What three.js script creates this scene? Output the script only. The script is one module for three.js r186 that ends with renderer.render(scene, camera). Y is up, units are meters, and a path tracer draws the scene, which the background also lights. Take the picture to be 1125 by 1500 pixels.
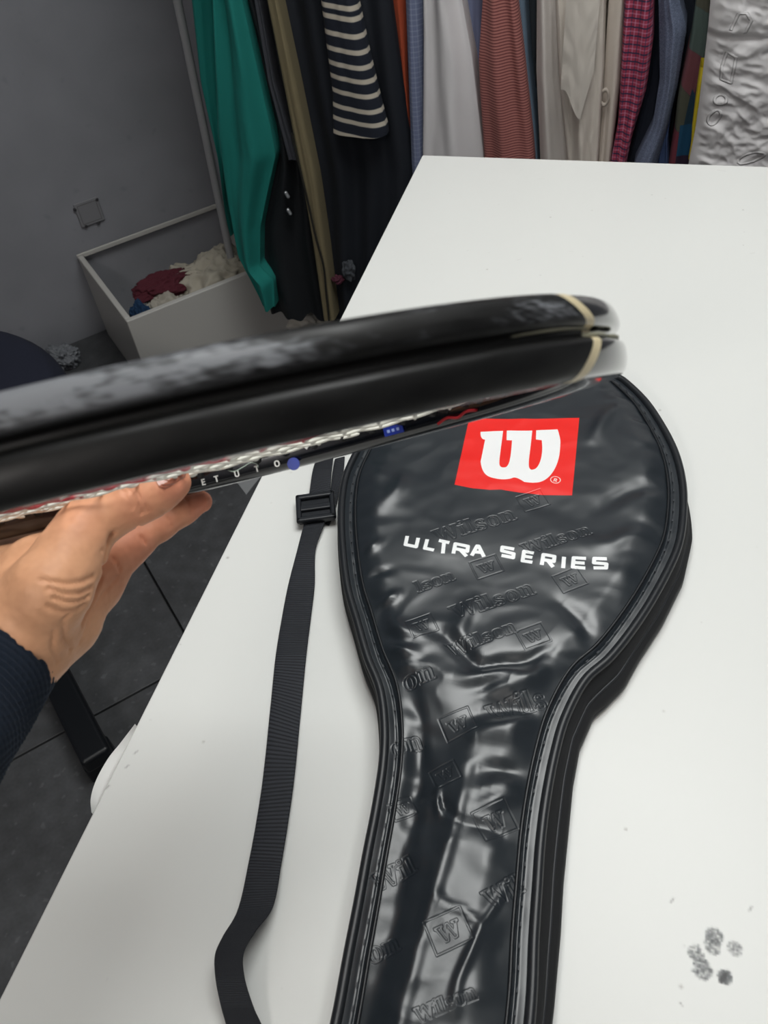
import * as THREE from 'three';
import { RoundedBoxGeometry } from 'three/addons/geometries/RoundedBoxGeometry.js';
import { MarchingCubes } from 'three/addons/objects/MarchingCubes.js';
import { ImprovedNoise } from 'three/addons/math/ImprovedNoise.js';
import { mergeGeometries, mergeVertices } from 'three/addons/utils/BufferGeometryUtils.js';
import { RectAreaLightUniformsLib } from 'three/addons/lights/RectAreaLightUniformsLib.js';
import { FontLoader } from 'three/addons/loaders/FontLoader.js';
import { TextGeometry } from 'three/addons/geometries/TextGeometry.js';

// ---------------------------------------------------------------- camera, light, exposure
const V3 = (x, y, z) => new THREE.Vector3(x, y, z);
const scene = new THREE.Scene();
const TABLE = 0.75, EYE = V3(0, 1.32, 0);
const RIGHT = V3(...[0.9616,-0.0894,-0.2593]), DOWN = V3(...[0.1332,-0.6743,0.7263]), FWD = V3(...[-0.2398,-0.733,-0.6366]);
const camera = new THREE.PerspectiveCamera(2 * Math.atan(750 / 1250) * 180 / Math.PI, 0.75, 0.02, 30);
const VIEW = new THREE.Matrix4().makeBasis(RIGHT, DOWN.clone().negate(), FWD.clone().negate());
camera.quaternion.setFromRotationMatrix(VIEW); camera.position.copy(EYE);
camera.focus = 0.75; camera.userData.fStop = 20; scene.add(camera);
const renderer = new THREE.WebGLRenderer({ antialias: true });
renderer.toneMapping = THREE.LinearToneMapping; renderer.toneMappingExposure = 0.75;
renderer.shadowMap.enabled = true;
RectAreaLightUniformsLib.init();
scene.background = new THREE.Color(0x0b0c0e);
const PANEL = { x: 0.06, y: 2.40, z: -0.80, w: 1.1, l: 0.9, power: 7.5, glow: 4 };
const FILL_LAMP = { x: -0.35, y: 2.12, z: 1.3, r: 0.12, power: 2.8, glow: 1.2 };

// ---------------------------------------------------------------- helpers
const noiseGen = new ImprovedNoise();
const N3 = (x, y, z) => noiseGen.noise(x, y, z);
function rng(seed) { let a = seed; return () => { a |= 0; a = a + 0x6D2B79F5 | 0; let t = Math.imul(a ^ a >>> 15, 1 | a); t = t + Math.imul(t ^ t >>> 7, 61 | t) ^ t; return ((t ^ t >>> 14) >>> 0) / 4294967296; }; }
const sm = (a, b, x) => { const t = Math.min(1, Math.max(0, (x - a) / (b - a))); return t * t * (3 - 2 * t); };
const mix = (a, b, t) => a + (b - a) * t;
const used = {};
function numbered(n) { used[n] = (used[n] ?? -1) + 1; return used[n] ? `${n}_${String(used[n]).padStart(3, '0')}` : n; }
function mesh(name, geo, mat, parent) { const m = new THREE.Mesh(geo, mat); m.name = name; m.castShadow = m.receiveShadow = true; (parent ?? scene).add(m); if (!parent) m.name = numbered(name); return m; }
function thing(name, label, category, pos, group) { const g = new THREE.Group(); g.name = numbered(name); scene.add(g); if (pos) g.position.copy(pos); g.userData = { label, category }; if (group) g.userData.group = group; return g; }
function tag(o, label, category, group) { o.userData = { label, category }; if (group) o.userData.group = group; return o; }
function structure(name, geo, mat) { const m = mesh(name, geo, mat); m.name = name; m.userData.kind = 'structure'; return m; }
const std = (color, roughness = 0.6, more = {}) => new THREE.MeshStandardMaterial({ color, roughness, side: THREE.DoubleSide, ...more });
function canvas(w, h, draw, color = true) { const c = document.createElement('canvas'); c.width = w; c.height = h; draw(c.getContext('2d'), w, h); const t = new THREE.CanvasTexture(c); t.wrapS = t.wrapT = THREE.RepeatWrapping; if (color) t.colorSpace = THREE.SRGBColorSpace; return t; }
function dataTex(w, h, fn, color = false) { const a = new Uint8Array(w * h * 4); for (let j = 0; j < h; j++) for (let i = 0; i < w; i++) { const v = fn(i, j); const k = (j * w + i) * 4; if (Array.isArray(v)) { a[k] = v[0]; a[k + 1] = v[1]; a[k + 2] = v[2]; } else a[k] = a[k + 1] = a[k + 2] = v; a[k + 3] = 255; } const t = new THREE.DataTexture(a, w, h); t.magFilter = t.minFilter = THREE.LinearFilter; t.wrapS = t.wrapT = THREE.RepeatWrapping; if (color) t.colorSpace = THREE.SRGBColorSpace; t.needsUpdate = true; return t; }
const rep = (t, x, y) => { const c = t.clone(); c.repeat.set(x, y); c.needsUpdate = true; return c; };
function grid(nu, nv, fn, { closeU = false, uv } = {}) {       // fn(i/nu, j/nv) -> Vector3; indexed surface
  const p = [], q = [], idx = [];
  for (let j = 0; j <= nv; j++) for (let i = 0; i <= nu; i++) { const v = fn(i / nu, j / nv); p.push(v.x, v.y, v.z); const t = uv ? uv(i / nu, j / nv, v) : [i / nu, j / nv]; q.push(t[0], t[1]); }
  for (let j = 0; j < nv; j++) for (let i = 0; i < nu; i++) { const a = j * (nu + 1) + i, b = a + 1, c = a + nu + 1, d = c + 1; idx.push(a, b, d, a, d, c); }
  const g = new THREE.BufferGeometry(); g.setAttribute('position', new THREE.Float32BufferAttribute(p, 3)); g.setAttribute('uv', new THREE.Float32BufferAttribute(q, 2)); g.setIndex(idx); g.computeVertexNormals();
  if (closeU) { const n = g.attributes.normal; for (let j = 0; j <= nv; j++) { const a = j * (nu + 1), b = a + nu; const x = n.getX(a) + n.getX(b), y = n.getY(a) + n.getY(b), z = n.getZ(a) + n.getZ(b), l = Math.hypot(x, y, z) || 1; n.setXYZ(a, x / l, y / l, z / l); n.setXYZ(b, x / l, y / l, z / l); } }
  return g;
}
const box = (w, h, d, x = 0, y = 0, z = 0, r = 0) => { const g = r ? new RoundedBoxGeometry(w, h, d, 2, r) : new THREE.BoxGeometry(w, h, d); g.translate(x, y, z); return g; };
const tube = (pts, r, seg = 40, rad = 8, closed = false) => new THREE.TubeGeometry(new THREE.CatmullRomCurve3(pts, closed, 'centripetal'), seg, r, rad, closed);
function rod(a, b, r, rad = 12) { const d = b.clone().sub(a), g = new THREE.CylinderGeometry(r, r, d.length(), rad); g.applyQuaternion(new THREE.Quaternion().setFromUnitVectors(V3(0, 1, 0), d.normalize())); g.translate((a.x + b.x) / 2, (a.y + b.y) / 2, (a.z + b.z) / 2); return g; }
const merge = (gs) => mergeGeometries(gs.map(g => g.index ? g.toNonIndexed() : g));

// ---------------------------------------------------------------- shared grain
const clothBump = dataTex(128, 128, (i, j) => 128 + 60 * Math.sin(i * Math.PI / 2) * Math.cos(j * Math.PI / 2) + 20 * N3(i * .2, j * .2, 3));
const plasterBump = dataTex(256, 256, (i, j) => 128 + 45 * N3(i * .06, j * .06, 1) + 35 * N3(i * .25, j * .25, 5));

// ---------------------------------------------------------------- room
const WN = V3(0.7327, 0, 0.6805), WD = V3(0.6805, 0, -0.7327), WALL_D = -2.133;     // left wall: normal, direction
const wallTex = dataTex(512, 512, (i, j) => { const a = N3(i * .012, j * .012, 9) * .5 + N3(i * .04, j * .04, 2) * .3; const s = Math.max(0, N3(i * .09, j * .09, 7) - .5) * .6; const v = 1 + a * .09 - s * .35; return [134 * v, 135 * v, 141 * v].map(x => Math.min(255, x)); }, true);
const wallMat = std(0xffffff, .8, { map: wallTex, bumpMap: plasterBump, bumpScale: .0012 });
const corner = V3(-1.08, 0, -1.972);
const at = (s, y, off = 0) => corner.clone().addScaledVector(WD, s).addScaledVector(WN, off).setY(y);  // along the left wall from the corner (s < 0 goes left)
function wallSlab(name, a, b, inward, mat, h = 2.5) {           // wall from a to b on the floor, its inner face on the line, 12 cm thick behind
  const d = b.clone().sub(a), L = d.length(), g = new THREE.BoxGeometry(L, h, .12); g.translate(0, h / 2, -.06);
  const uv = g.attributes.uv; for (let i = 0; i < uv.count; i++) uv.setXY(i, uv.getX(i) * L / 1.3, uv.getY(i) * h / 1.3);
  const m = structure(name, g, mat); m.position.copy(a).add(b).multiplyScalar(.5); m.rotation.y = Math.atan2(inward.x, inward.z); return m;
}
const leftEnd = at(-2.5, 0);
wallSlab('wall_left', leftEnd, corner, WN, wallMat);
wallSlab('wall_back', corner, V3(1.7, 0, -1.972), V3(0, 0, 1), wallMat);
wallSlab('wall_right', V3(1.7, 0, -1.972), V3(1.7, 0, 1.9), V3(-1, 0, 0), wallMat);
wallSlab('wall_front', V3(1.7, 0, 1.9), V3(leftEnd.x, 0, 1.9), V3(0, 0, -1), wallMat);
wallSlab('wall_side', V3(leftEnd.x, 0, 1.9), leftEnd, V3(1, 0, 0), wallMat);
structure('ceiling', box(5.2, .1, 4.4, -.6, 2.55, 0), std(0xe9e8e4, .9));
// floor: a slab with tiles laid on it, turned with the left wall
const floor = structure('floor', box(5.4, .1, 4.6, -.6, -.056, 0), std(0x222325, .9));
{
  const r = rng(5);
  const tileTex = [0, 1, 2].map(s => dataTex(256, 256, (i, j) => { const v = 66 + 12 * N3(i * .02, j * .02, 3 + s * 7) + 10 * N3(i * .08, j * .08, s) + 6 * N3(i * .4, j * .4, s * 3) + (N3(i * .15, j * .15, 40 + s) > .52 ? 16 : 0); return [v, v * 1.015, v * 1.05]; }, true));
  const tm = tileTex.map(t => std(0xffffff, .55, { map: t }));
  const S = .574, g = new RoundedBoxGeometry(S - .004, .012, S - .004, 1, .0015);
  const rot = Math.atan2(WN.x, WN.z);
  for (let a = 0; a < 7; a++) for (let b = -7; b < 3; b++) {
    const off = (a + .5) * S, s = 1.5 + (b + .5) * S - 1.5 + .07 + .5 * 0;
    const c = V3(0, 0, 0).addScaledVector(WN, WALL_D + off).addScaledVector(WD, s + 1.0 * S);
    if (c.x < -3.1 || c.x > 1.9 || c.z > 2.1 || c.z < -2.1) continue;
    if (c.x < leftEnd.x + .3 && false) continue;
    const t = mesh('tile', g, tm[Math.floor(r() * 3)], floor); t.position.set(c.x, 0, c.z); t.rotation.y = rot + Math.floor(r() * 4) * Math.PI / 2;
  }
}
// fill globe added behind the camera, unseen, its light inside the glowing globe
{
  const lamp = thing('added_fill_lamp', 'unseen white globe lamp added behind the camera as fill', 'lamp', V3(FILL_LAMP.x, FILL_LAMP.y, FILL_LAMP.z));
  const globe = mesh('globe', new THREE.SphereGeometry(FILL_LAMP.r, 32, 20), std(0xffffff, .5, { emissive: 0xfff6ea, emissiveIntensity: FILL_LAMP.glow }), lamp); globe.castShadow = false;
  mesh('cord', rod(V3(0, FILL_LAMP.r, 0), V3(0, 2.5 - FILL_LAMP.y, 0), .004), std(0xdddddd, .5), lamp);
  mesh('ceiling_rose', new THREE.CylinderGeometry(.05, .05, .025, 24).translate(0, 2.4875 - FILL_LAMP.y, 0), std(0xf0f0f0, .5), lamp);
  const L = new THREE.PointLight(0xfff9f4, FILL_LAMP.power, 0, 2); L.position.set(FILL_LAMP.x, FILL_LAMP.y, FILL_LAMP.z); L.castShadow = true; L.shadow.radius = FILL_LAMP.r / .02; scene.add(L);
}
// ceiling panel over the far left of the table, its light just below the glowing face
{
  const lamp = thing('ceiling_lamp', 'square white ceiling panel lamp above the far part of the table', 'lamp', V3(PANEL.x, PANEL.y, PANEL.z));
  const { w, l } = PANEL;
  mesh('frame', merge([box(w + .06, .05, .03, 0, .045, l / 2 + .015), box(w + .06, .05, .03, 0, .045, -l / 2 - .015), box(.03, .05, l, w / 2 + .015, .045, 0), box(.03, .05, l, -w / 2 - .015, .045, 0), box(w + .06, .03, l + .06, 0, .085, 0)]), std(0xf2f2f2, .5), lamp);
  mesh('diffuser', box(w, .015, l, 0, .03, 0), std(0xffffff, .6, { emissive: 0xfafcfa, emissiveIntensity: PANEL.glow }), lamp);
  const L = new THREE.RectAreaLight(0xfafcfa, PANEL.power, w, l); L.position.set(PANEL.x, PANEL.y + .012, PANEL.z); L.rotation.x = -Math.PI / 2; scene.add(L);
}
// socket plate low on the left wall
{
  const p = V3(...[-1.3216,0.3286,-1.7123]).addScaledVector(WN, .004);
  const s = thing('wall_socket', 'small square grey socket plate low on the dim left wall above the open box', 'socket', p); s.rotation.y = Math.atan2(WN.x, WN.z);
  mesh('plate', box(.062, .062, .005, 0, 0, 0, .002), std(0x7c7c80, .7), s);
  mesh('insert', merge([box(.048, .0012, .002, 0, .024, .002), box(.048, .0012, .002, 0, -.024, .002), box(.0012, .048, .002, .024, 0, .002), box(.0012, .048, .002, -.024, 0, .002)]), std(0x5c5b5c, .8), s);
  for (const [x, y] of [[-.020, -.030], [.028, .024], [-.031, .018], [.012, -.033]]) { const h = mesh('screw', new THREE.CylinderGeometry(.0035, .0045, .004, 10), std(0x38363a, .7), s); h.rotation.x = Math.PI / 2; h.position.set(x, y, .002); }
}

// ---------------------------------------------------------------- open box by the left wall with cloths in it
{
  const W = .42, D = .375, H = .242, T = .014;
  const c = at(-.215, 0, .012 + D / 2);
  const b = thing('storage_box', 'open white box standing on the floor against the left wall', 'box', c); b.rotation.y = Math.atan2(WN.x, WN.z);
  const m = std(0xb4b2ae, .55, { bumpMap: plasterBump, bumpScale: .0004 });
  mesh('front_panel', box(W, H, T, 0, H / 2, D / 2 - T / 2, .003), m, b);
  mesh('back_rail', box(W, .012, .006, 0, H - .006, -D / 2 + .004, .002), m, b);
  for (const s of [-1, 1]) mesh('side_panel', box(T, H, D - 2 * T, s * (W / 2 - T / 2), H / 2, 0, .003), m, b);
  mesh('bottom_panel', box(W - 2 * T, .01, D - 2 * T, 0, .006, 0), m, b);
  const rot = b.rotation.y;
  const place = (o, x, y, z) => { const v = V3(x, y, z).applyAxisAngle(V3(0, 1, 0), rot).add(c); o.position.copy(v); o.rotation.y = rot; };
  function cloth(rx, ry, rz, seed) { const g = mergeVertices(new THREE.IcosahedronGeometry(1, 24).deleteAttribute('normal').deleteAttribute('uv')); const p = g.attributes.position; for (let i = 0; i < p.count; i++) { const v = V3(p.getX(i), p.getY(i), p.getZ(i)); const n = 1 + .28 * N3(v.x * 1.9 + seed, v.y * 1.9, v.z * 1.9) - .32 * Math.abs(N3(v.x * 4.2, v.y * 3 + seed, v.z * 4.2)) - .12 * Math.abs(N3(v.x * 9 + seed, v.y * 9, v.z * 9)); p.setXYZ(i, v.x * rx * n, Math.max(-.62, v.y) * ry * n, v.z * rz * n); } g.computeVertexNormals(); return g; }
  const items = [['white_cloth', .16, .11, .11, .045, .135, .05, 0xa39d90, 3, 'crumpled off-white cloth filling the right half of the open box'], ['white_cloth', .10, .09, .08, -.09, .125, .085, 0x99948a, 8, 'small crumpled off-white cloth in the open box under the dark red one'], ['red_cloth', .085, .032, .045, -.07, .205, .045, 0x4a1220, 5, 'crumpled dark red cloth on top of the white ones in the open box'], ['blue_cloth', .036, .07, .04, -.158, .165, .12, 0x0f3050, 6, 'dark blue cloth in the left corner of the open box']];
  for (const [n, rx, ry, rz, px, py, pz, col, seed, label] of items) { const o = mesh(n, cloth(rx, ry, rz, seed), std(col, .9, { bumpMap: clothBump, bumpScale: .0004 })); tag(o, label, 'cloth'); place(o, px, py, pz); }
  // crumpled white plastic bag on the floor right of the box
  const sb = mesh('plastic_bag', cloth(.09, .06, .06, 12), std(0xbdb9b0, .5)); tag(sb, 'crumpled pale plastic bag on the floor under the black jacket', 'bag'); sb.position.set(-.80, .045, -1.73);
  const wisp = mesh('plastic_bag', cloth(.05, .035, .04, 21), std(0x6c6f74, .45)); tag(wisp, 'small dark grey crumpled plastic bag on the floor left of the box', 'bag'); wisp.position.set(-1.40, .03, -1.50);
}

{ const q = [[-0.8369,-1.2222],[-0.7502,-1.2372],[-0.7283,-1.1969],[-0.7404,-1.1351]], sh = new THREE.Shape(q.map(([x, z]) => new THREE.Vector2(x - q[0][0], -(z - q[0][1])))); const g = new THREE.ExtrudeGeometry(sh, { depth: .002, bevelEnabled: false }); g.rotateX(-Math.PI / 2); const o = mesh('paper_scrap', g, std(0x8e9092, .8)); o.position.set(q[0][0], .0062, q[0][1]); tag(o, 'pale grey scrap of card on the floor beside the table edge', 'paper'); }

// ---------------------------------------------------------------- stool at the left edge
{
  const t = thing('stool', 'round stool with a dark navy seat and black legs at the left edge', 'stool', V3(-1.08, 0, -.765));
  const black = std(0x0c0f14, .4), navy = std(0x0a1024, .85, { bumpMap: rep(clothBump, 14, 14), bumpScale: .0006 });
  const tip0 = Math.atan2(-.485 + .765, -.745 + 1.08);
  for (let k = 0; k < 3; k++) {
    const a = tip0 + k * Math.PI * 2 / 3, L = .46;
    const arm = new RoundedBoxGeometry(L - .03, .036, .05, 2, .008); arm.translate((L + .03) / 2, .065, 0); arm.rotateY(-a);
    const am = mesh('leg', arm, black, t);
    const pad = new RoundedBoxGeometry(.045, .05, .056, 2, .006); pad.translate(L - .03, .026, 0); pad.rotateY(-a); mesh('foot', pad, black, am);
  }
  mesh('column', merge([new THREE.CylinderGeometry(.045, .055, .1, 20).translate(0, .075, 0), new THREE.CylinderGeometry(.026, .026, .36, 16).translate(0, .27, 0)]), black, t);
  const prof = [[0, .425], [.22, .425], [.25, .435], [.262, .46], [.25, .492], [.22, .505], [.1, .498], [0, .495]].map(q => new THREE.Vector2(...q));
  mesh('seat', new THREE.LatheGeometry(new THREE.SplineCurve(prof).getPoints(40), 64), navy, t);
}

// ---------------------------------------------------------------- table
const TX0 = -.316, TX1 = .95, TZ0 = -1.193, TZ1 = .6;
{
  const t = thing('table', 'large white laminate table with scuff marks and a peeling left edge', 'table', V3((TX0 + TX1) / 2, 0, (TZ0 + TZ1) / 2));
  const ox = t.position.x, oz = t.position.z, S = 900;
  const w = Math.round((TX1 - TX0) * S), h = Math.round((TZ1 - TZ0) * S);
  const spots = [[0.1025,-0.194],[0.1018,-0.1883],[0.0922,-0.1821],[0.1142,-0.1898],[0.0959,-0.1738],[0.1089,-0.1728]], marks = [[-0.3085,-0.2129],[-0.3071,-0.2248],[-0.3155,-0.1951],[0.0765,-0.2077],[0.0839,-0.153],[0.1226,-0.2137]];
  const tex = canvas(w, h, (c) => {
    c.fillStyle = '#dfe0dd'; c.fillRect(0, 0, w, h); const r = rng(11);
    const P = (x, z) => [(x - TX0) * S, (z - TZ0) * S];
    for (let i = 0; i < 260; i++) { c.fillStyle = `rgba(110,104,98,${.1 + .3 * r()})`; const s = .4 + 1.0 * r() * r(); c.beginPath(); c.arc(r() * w, r() * h, s, 0, 7); c.fill(); }
    for (let i = 0; i < 60; i++) { c.strokeStyle = `rgba(130,124,120,${.08 + .14 * r()})`; c.lineWidth = .7; const x = r() * w, y = r() * h, a = r() * 6.3, l = 3 + r() * 9; c.beginPath(); c.moveTo(x, y); c.lineTo(x + l * Math.cos(a), y + l * Math.sin(a)); c.stroke(); }
    spots.forEach(([x, z], k) => { const [px, py] = P(x, z), dark = [.62, .5, .45, .3, .95, .8][k], R = [4.4, 4.2, 4.3, 3.6, 5.0, 3.4][k]; for (let i = 0; i < 120; i++) { const a = r() * 6.3, q = Math.sqrt(r()) * R; c.fillStyle = `rgba(52,54,56,${Math.min(1, dark * 1.3) * (.15 + .55 * r())})`; c.beginPath(); c.arc(px + q * Math.cos(a), py + q * Math.sin(a), .35 + .5 * r(), 0, 7); c.fill(); } });
    { const [px, py] = P(...spots[5]); c.fillStyle = 'rgba(18,18,20,.9)'; c.beginPath(); c.ellipse(px - 1, py + 1, 1.3, 3.2, .5, 0, 7); c.fill(); }
    marks.forEach(([x, z], k) => { const [px, py] = P(x, z); c.strokeStyle = `rgba(95,92,90,${k < 2 ? .5 : .6})`; c.lineWidth = k < 2 ? 1 : .9; c.beginPath(); c.lineWidth = .8; c.moveTo(px, py); c.lineTo(px + 1.5, py + (k === 4 ? 1.5 : -3)); c.stroke(); });
  });
  tex.wrapS = tex.wrapT = THREE.ClampToEdgeWrapping;
  const top = new RoundedBoxGeometry(TX1 - TX0, .026, TZ1 - TZ0, 2, .0016); top.translate(0, TABLE - .013, 0);
  const p = top.attributes.position, uv = top.attributes.uv; for (let i = 0; i < p.count; i++) uv.setXY(i, (p.getX(i) + ox - TX0) / (TX1 - TX0), 1 - (p.getZ(i) + oz - TZ0) / (TZ1 - TZ0));
  mesh('tabletop', top, std(0xffffff, .42, { map: tex }), t);
  const white = std(0xefefec, .45);
  for (const x of [TX0 + .1, TX1 - .1]) for (const z of [TZ0 + .1, TZ1 - .1]) mesh('leg', box(.05, TABLE - .026, .05, x - ox, (TABLE - .026) / 2, z - oz, .004), white, t);
  const e = [[-0.3165,-0.1772],[-0.322,-0.1863],[-0.3249,-0.1989],[-0.3243,-0.2182],[-0.3213,-0.2301],[-0.3172,-0.2484]].map(([x, z]) => V3(x - ox, 0, z - oz)), cv = new THREE.CatmullRomCurve3(e);
  mesh('edge_band', grid(40, 6, (u, v) => { const q = cv.getPoint(u), out = Math.max(0, TX0 - (q.x + ox)); return V3(TX0 - ox - .0008 - out * v, TABLE - .026 + .016 * Math.min(1, v * 4) + .0095 * v, q.z); }), std(0xf6f6f4, .35), t);
}

// ---------------------------------------------------------------- racket bag
const interp = (tab, y) => { if (y >= tab[0][0]) return tab[0][1]; for (let i = 1; i < tab.length; i++) if (y >= tab[i][0]) { const t = (y - tab[i][0]) / (tab[i - 1][0] - tab[i][0]); return mix(tab[i][1], tab[i - 1][1], t); } return tab[tab.length - 1][1]; };
{
  const L = [[-0.101,-0.0896],[-0.1041,-0.124],[-0.1065,-0.1535],[-0.1093,-0.1832],[-0.1117,-0.213],[-0.1156,-0.2447],[-0.1216,-0.2705],[-0.133,-0.2997],[-0.149,-0.3236],[-0.1666,-0.3547],[-0.182,-0.3819],[-0.1961,-0.4152],[-0.2089,-0.4513],[-0.2172,-0.4827],[-0.2206,-0.5063]], Rr = [[0.002,-0.6798],[0.0261,-0.6526],[0.0452,-0.6169],[0.0584,-0.5827],[0.0654,-0.5497],[0.0676,-0.5178],[0.0658,-0.4796],[0.0592,-0.4513],[0.0427,-0.4034],[0.0226,-0.3604],[0.0075,-0.3381],[-0.0031,-0.3043],[-0.0065,-0.277],[-0.0079,-0.2441],[-0.0074,-0.2161],[-0.0054,-0.1881],[-0.0031,-0.1584],[0.0005,-0.1217]], RB = [[0.0736,-0.5309],[0.0735,-0.5004],[0.0686,-0.4604],[0.0554,-0.418],[0.0404,-0.3816],[0.0327,-0.3592],[0.0125,-0.3281],[0.0048,-0.2978],[0.0033,-0.2679],[0.0042,-0.2356],[0.0051,-0.2012],[0.0072,-0.1697],[0.0085,-0.1305]];
  const bag = thing('racket_bag', 'black vinyl racket cover with a red and white emblem lying on the white table', 'racket bag', V3(-.07, TABLE, -.4));
  const o = bag.position, hx = -.0765, hz = -.51, arc = (a) => [hx - .1445 * Math.cos(a), hz - .2 * Math.sin(a)];
  const pts = [[-.055, .285], [-.082, .262], [-.090, .15], [-.096, .03], ...L];
  for (let a = 8; a <= 122; a += 6) pts.push(arc(a * Math.PI / 180));
  pts.push(...Rr, [.003, .03], [-.004, .15], [-.014, .258], [-.03, .282]);
  const cv = new THREE.CatmullRomCurve3(pts.map(([x, z]) => V3(x, 0, z)), true, 'centripetal'); cv.arcLengthDivisions = 1200;
  const NS = 760, edge = cv.getSpacedPoints(NS);
  const nrm = edge.map((p, i) => { const a = edge[(i + NS - 1) % NS], b = edge[(i + 1) % NS]; const d = b.clone().sub(a).normalize(); return V3(d.z, 0, -d.x); });   // outward for this winding
  const area = edge.reduce((s, p, i) => { const q = edge[(i + 1) % edge.length]; return s + p.x * q.z - q.x * p.z; }, 0); if (area < 0) nrm.forEach(n => n.negate());
  const axis = (z) => { const k = Math.min(.2, Math.max(-.6, z)); return V3(mix(-.0765, -.05, sm(-.55, -.1, k)), 0, k); };
  const X0 = -.26, X1 = .11, Z0 = -.76, Z1 = -.05;
  const ridgeX = (z) => mix(-.0585, -.066, sm(-.26, -.1, z)) ;
  // folds of the vinyl: ridges given as segments [x0, z0, x1, z1, height, width]
  const folds = [[-0.1426,-0.3537,-0.1163,-0.3464,0.004,0.006],[-0.1408,-0.3352,-0.1124,-0.3259,0.004,0.005],[-0.1017,-0.3463,-0.0683,-0.3321,-0.005,0.007],[-0.0683,-0.3321,-0.0216,-0.3477,-0.005,0.006],[-0.0852,-0.3169,-0.024,-0.3298,0.005,0.007],[-0.0193,-0.3308,-0.0626,-0.302,0.004,0.006],[-0.0646,-0.288,-0.0198,-0.3004,-0.006,0.008],[-0.0616,-0.2729,-0.0183,-0.2902,0.005,0.006],[-0.053,-0.2522,-0.0105,-0.2666,-0.004,0.006],[-0.0725,-0.2263,-0.054,-0.2122,-0.003,0.003],[-0.054,-0.2122,-0.0322,-0.2106,-0.003,0.003],[-0.0761,-0.2325,-0.0674,-0.2136,0.003,0.003],[-0.0478,-0.2249,-0.0164,-0.246,0.003,0.005],[-0.0603,-0.1623,-0.0476,-0.1645,0.0018,0.0025],[-0.0476,-0.1645,-0.0361,-0.1556,0.002,0.0025],[-0.0253,-0.1826,-0.0361,-0.1556,0.002,0.0025],[-0.0361,-0.1556,-0.0369,-0.1092,0.002,0.003],[-0.0253,-0.1826,-0.0087,-0.1805,-0.003,0.004],[-0.0086,-0.1668,-0.012,-0.1508,0.003,0.005],[-0.0251,-0.1477,-0.0034,-0.1456,-0.002,0.005],[-0.1577,-0.367,-0.1437,-0.3765,0.003,0.004],[-0.1676,-0.3924,-0.1503,-0.4014,-0.003,0.004],[-0.1808,-0.4187,-0.1653,-0.4254,0.003,0.004],[0.003,-0.6198,-0.0172,-0.5791,0.003,0.008],[0.0024,-0.4984,0.0436,-0.5378,-0.003,0.008],[-0.0038,-0.4523,0.047,-0.4764,0.003,0.008],[-0.0781,-0.3829,-0.0919,-0.3483,0.003,0.006],[-0.0179,-0.3949,0.0099,-0.3692,-0.004,0.008],[-0.1632,-0.5099,-0.1762,-0.4659,0.003,0.008]];
  const segD = (x, z, s) => { const dx = s[2] - s[0], dz = s[3] - s[1]; const t = Math.min(1, Math.max(0, ((x - s[0]) * dx + (z - s[1]) * dz) / (dx * dx + dz * dz))); return [Math.hypot(x - s[0] - dx * t, z - s[1] - dz * t), t]; };
  function height(x, z, e, s) {
    let h = .031 + .0095 * sm(0, .034, e);
    const f = sm(.010, .028, e);
    const neck = sm(-.40, -.33, z), wx = x + .012 * N3(x * 22, z * 22, 5), wz = z + .012 * N3(x * 22, z * 22, 8);
    h += f * (.0042 * N3(wx * 11, wz * 16, 2.3) * mix(.5, 1, neck) + mix(.0005, .0022, neck) * (.4 - Math.abs(N3(wx * 24 + wz * 10, wz * 36, 7.7)) * 1.6) + mix(.00025, .0007, neck) * N3(wx * 70, wz * 80, 1.2));
    h -= f * .016 * sm(-.004, .05, ridgeX(z) - x) * sm(-.33, -.22, z);             // the left side of the handle part falls away from the ridge
    h += f * .0022 * Math.exp(-(((x - ridgeX(z)) / .005) ** 2)) * sm(-.27, -.22, z);
    for (const g of folds) { const [d, t] = segD(wx, wz, g); if (d < g[5] * 3) h += f * g[4] * Math.exp(-d * d / g[5] / g[5]) * (.35 + .65 * Math.sin(Math.PI * Math.min(.98, Math.max(.02, t)))); }
    const gather = Math.exp(-(((e - .022) / .013) ** 2));                     // seam gathers
    h += gather * (.0022 * N3(s * 95, 3.3, e * 20) + .0011 * N3(s * 210, 8.3, e * 30));
    h -= .0016 * Math.exp(-(((e - .0088) / .0014) ** 2));                        // stitched seam groove
    return h;
  }
  const NT = 96, pos = [], uvs = [], idx = [];
  for (let j = 0; j <= NT; j++) for (let i = 0; i <= NS; i++) {
    const P = edge[i % NS], A = axis(P.z), t = Math.pow(j / NT, 1.25), full = P.distanceTo(A);
    const x = mix(P.x, A.x, t), z = mix(P.z, A.z, t);
    const e = full * t * Math.min(1, Math.abs(nrm[i % NS].dot(P.clone().sub(A).normalize())) + .15);
    pos.push(x - o.x, height(x, z, e, i / NS), z - o.z); uvs.push((x - X0) / (X1 - X0), 1 - (z - Z0) / (Z1 - Z0));
  }
  for (let j = 0; j < NT; j++) for (let i = 0; i < NS; i++) { const a = j * (NS + 1) + i, b = a + 1, c = a + NS + 1, d = c + 1; area > 0 ? idx.push(a, b, d, a, d, c) : idx.push(a, d, b, a, c, d); }
  const g = new THREE.BufferGeometry(); g.setAttribute('position', new THREE.Float32BufferAttribute(pos, 3)); g.setAttribute('uv', new THREE.Float32BufferAttribute(uvs, 2)); g.setIndex(idx); g.computeVertexNormals();
  { const n = g.attributes.normal; let up = 0; for (let i = 0; i < n.count; i += 97) up += n.getY(i); if (up < 0) { for (let i = 0; i < idx.length; i += 3) { const k = idx[i]; idx[i] = idx[i + 1]; idx[i + 1] = k; } g.setIndex(idx); g.computeVertexNormals(); } }
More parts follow.
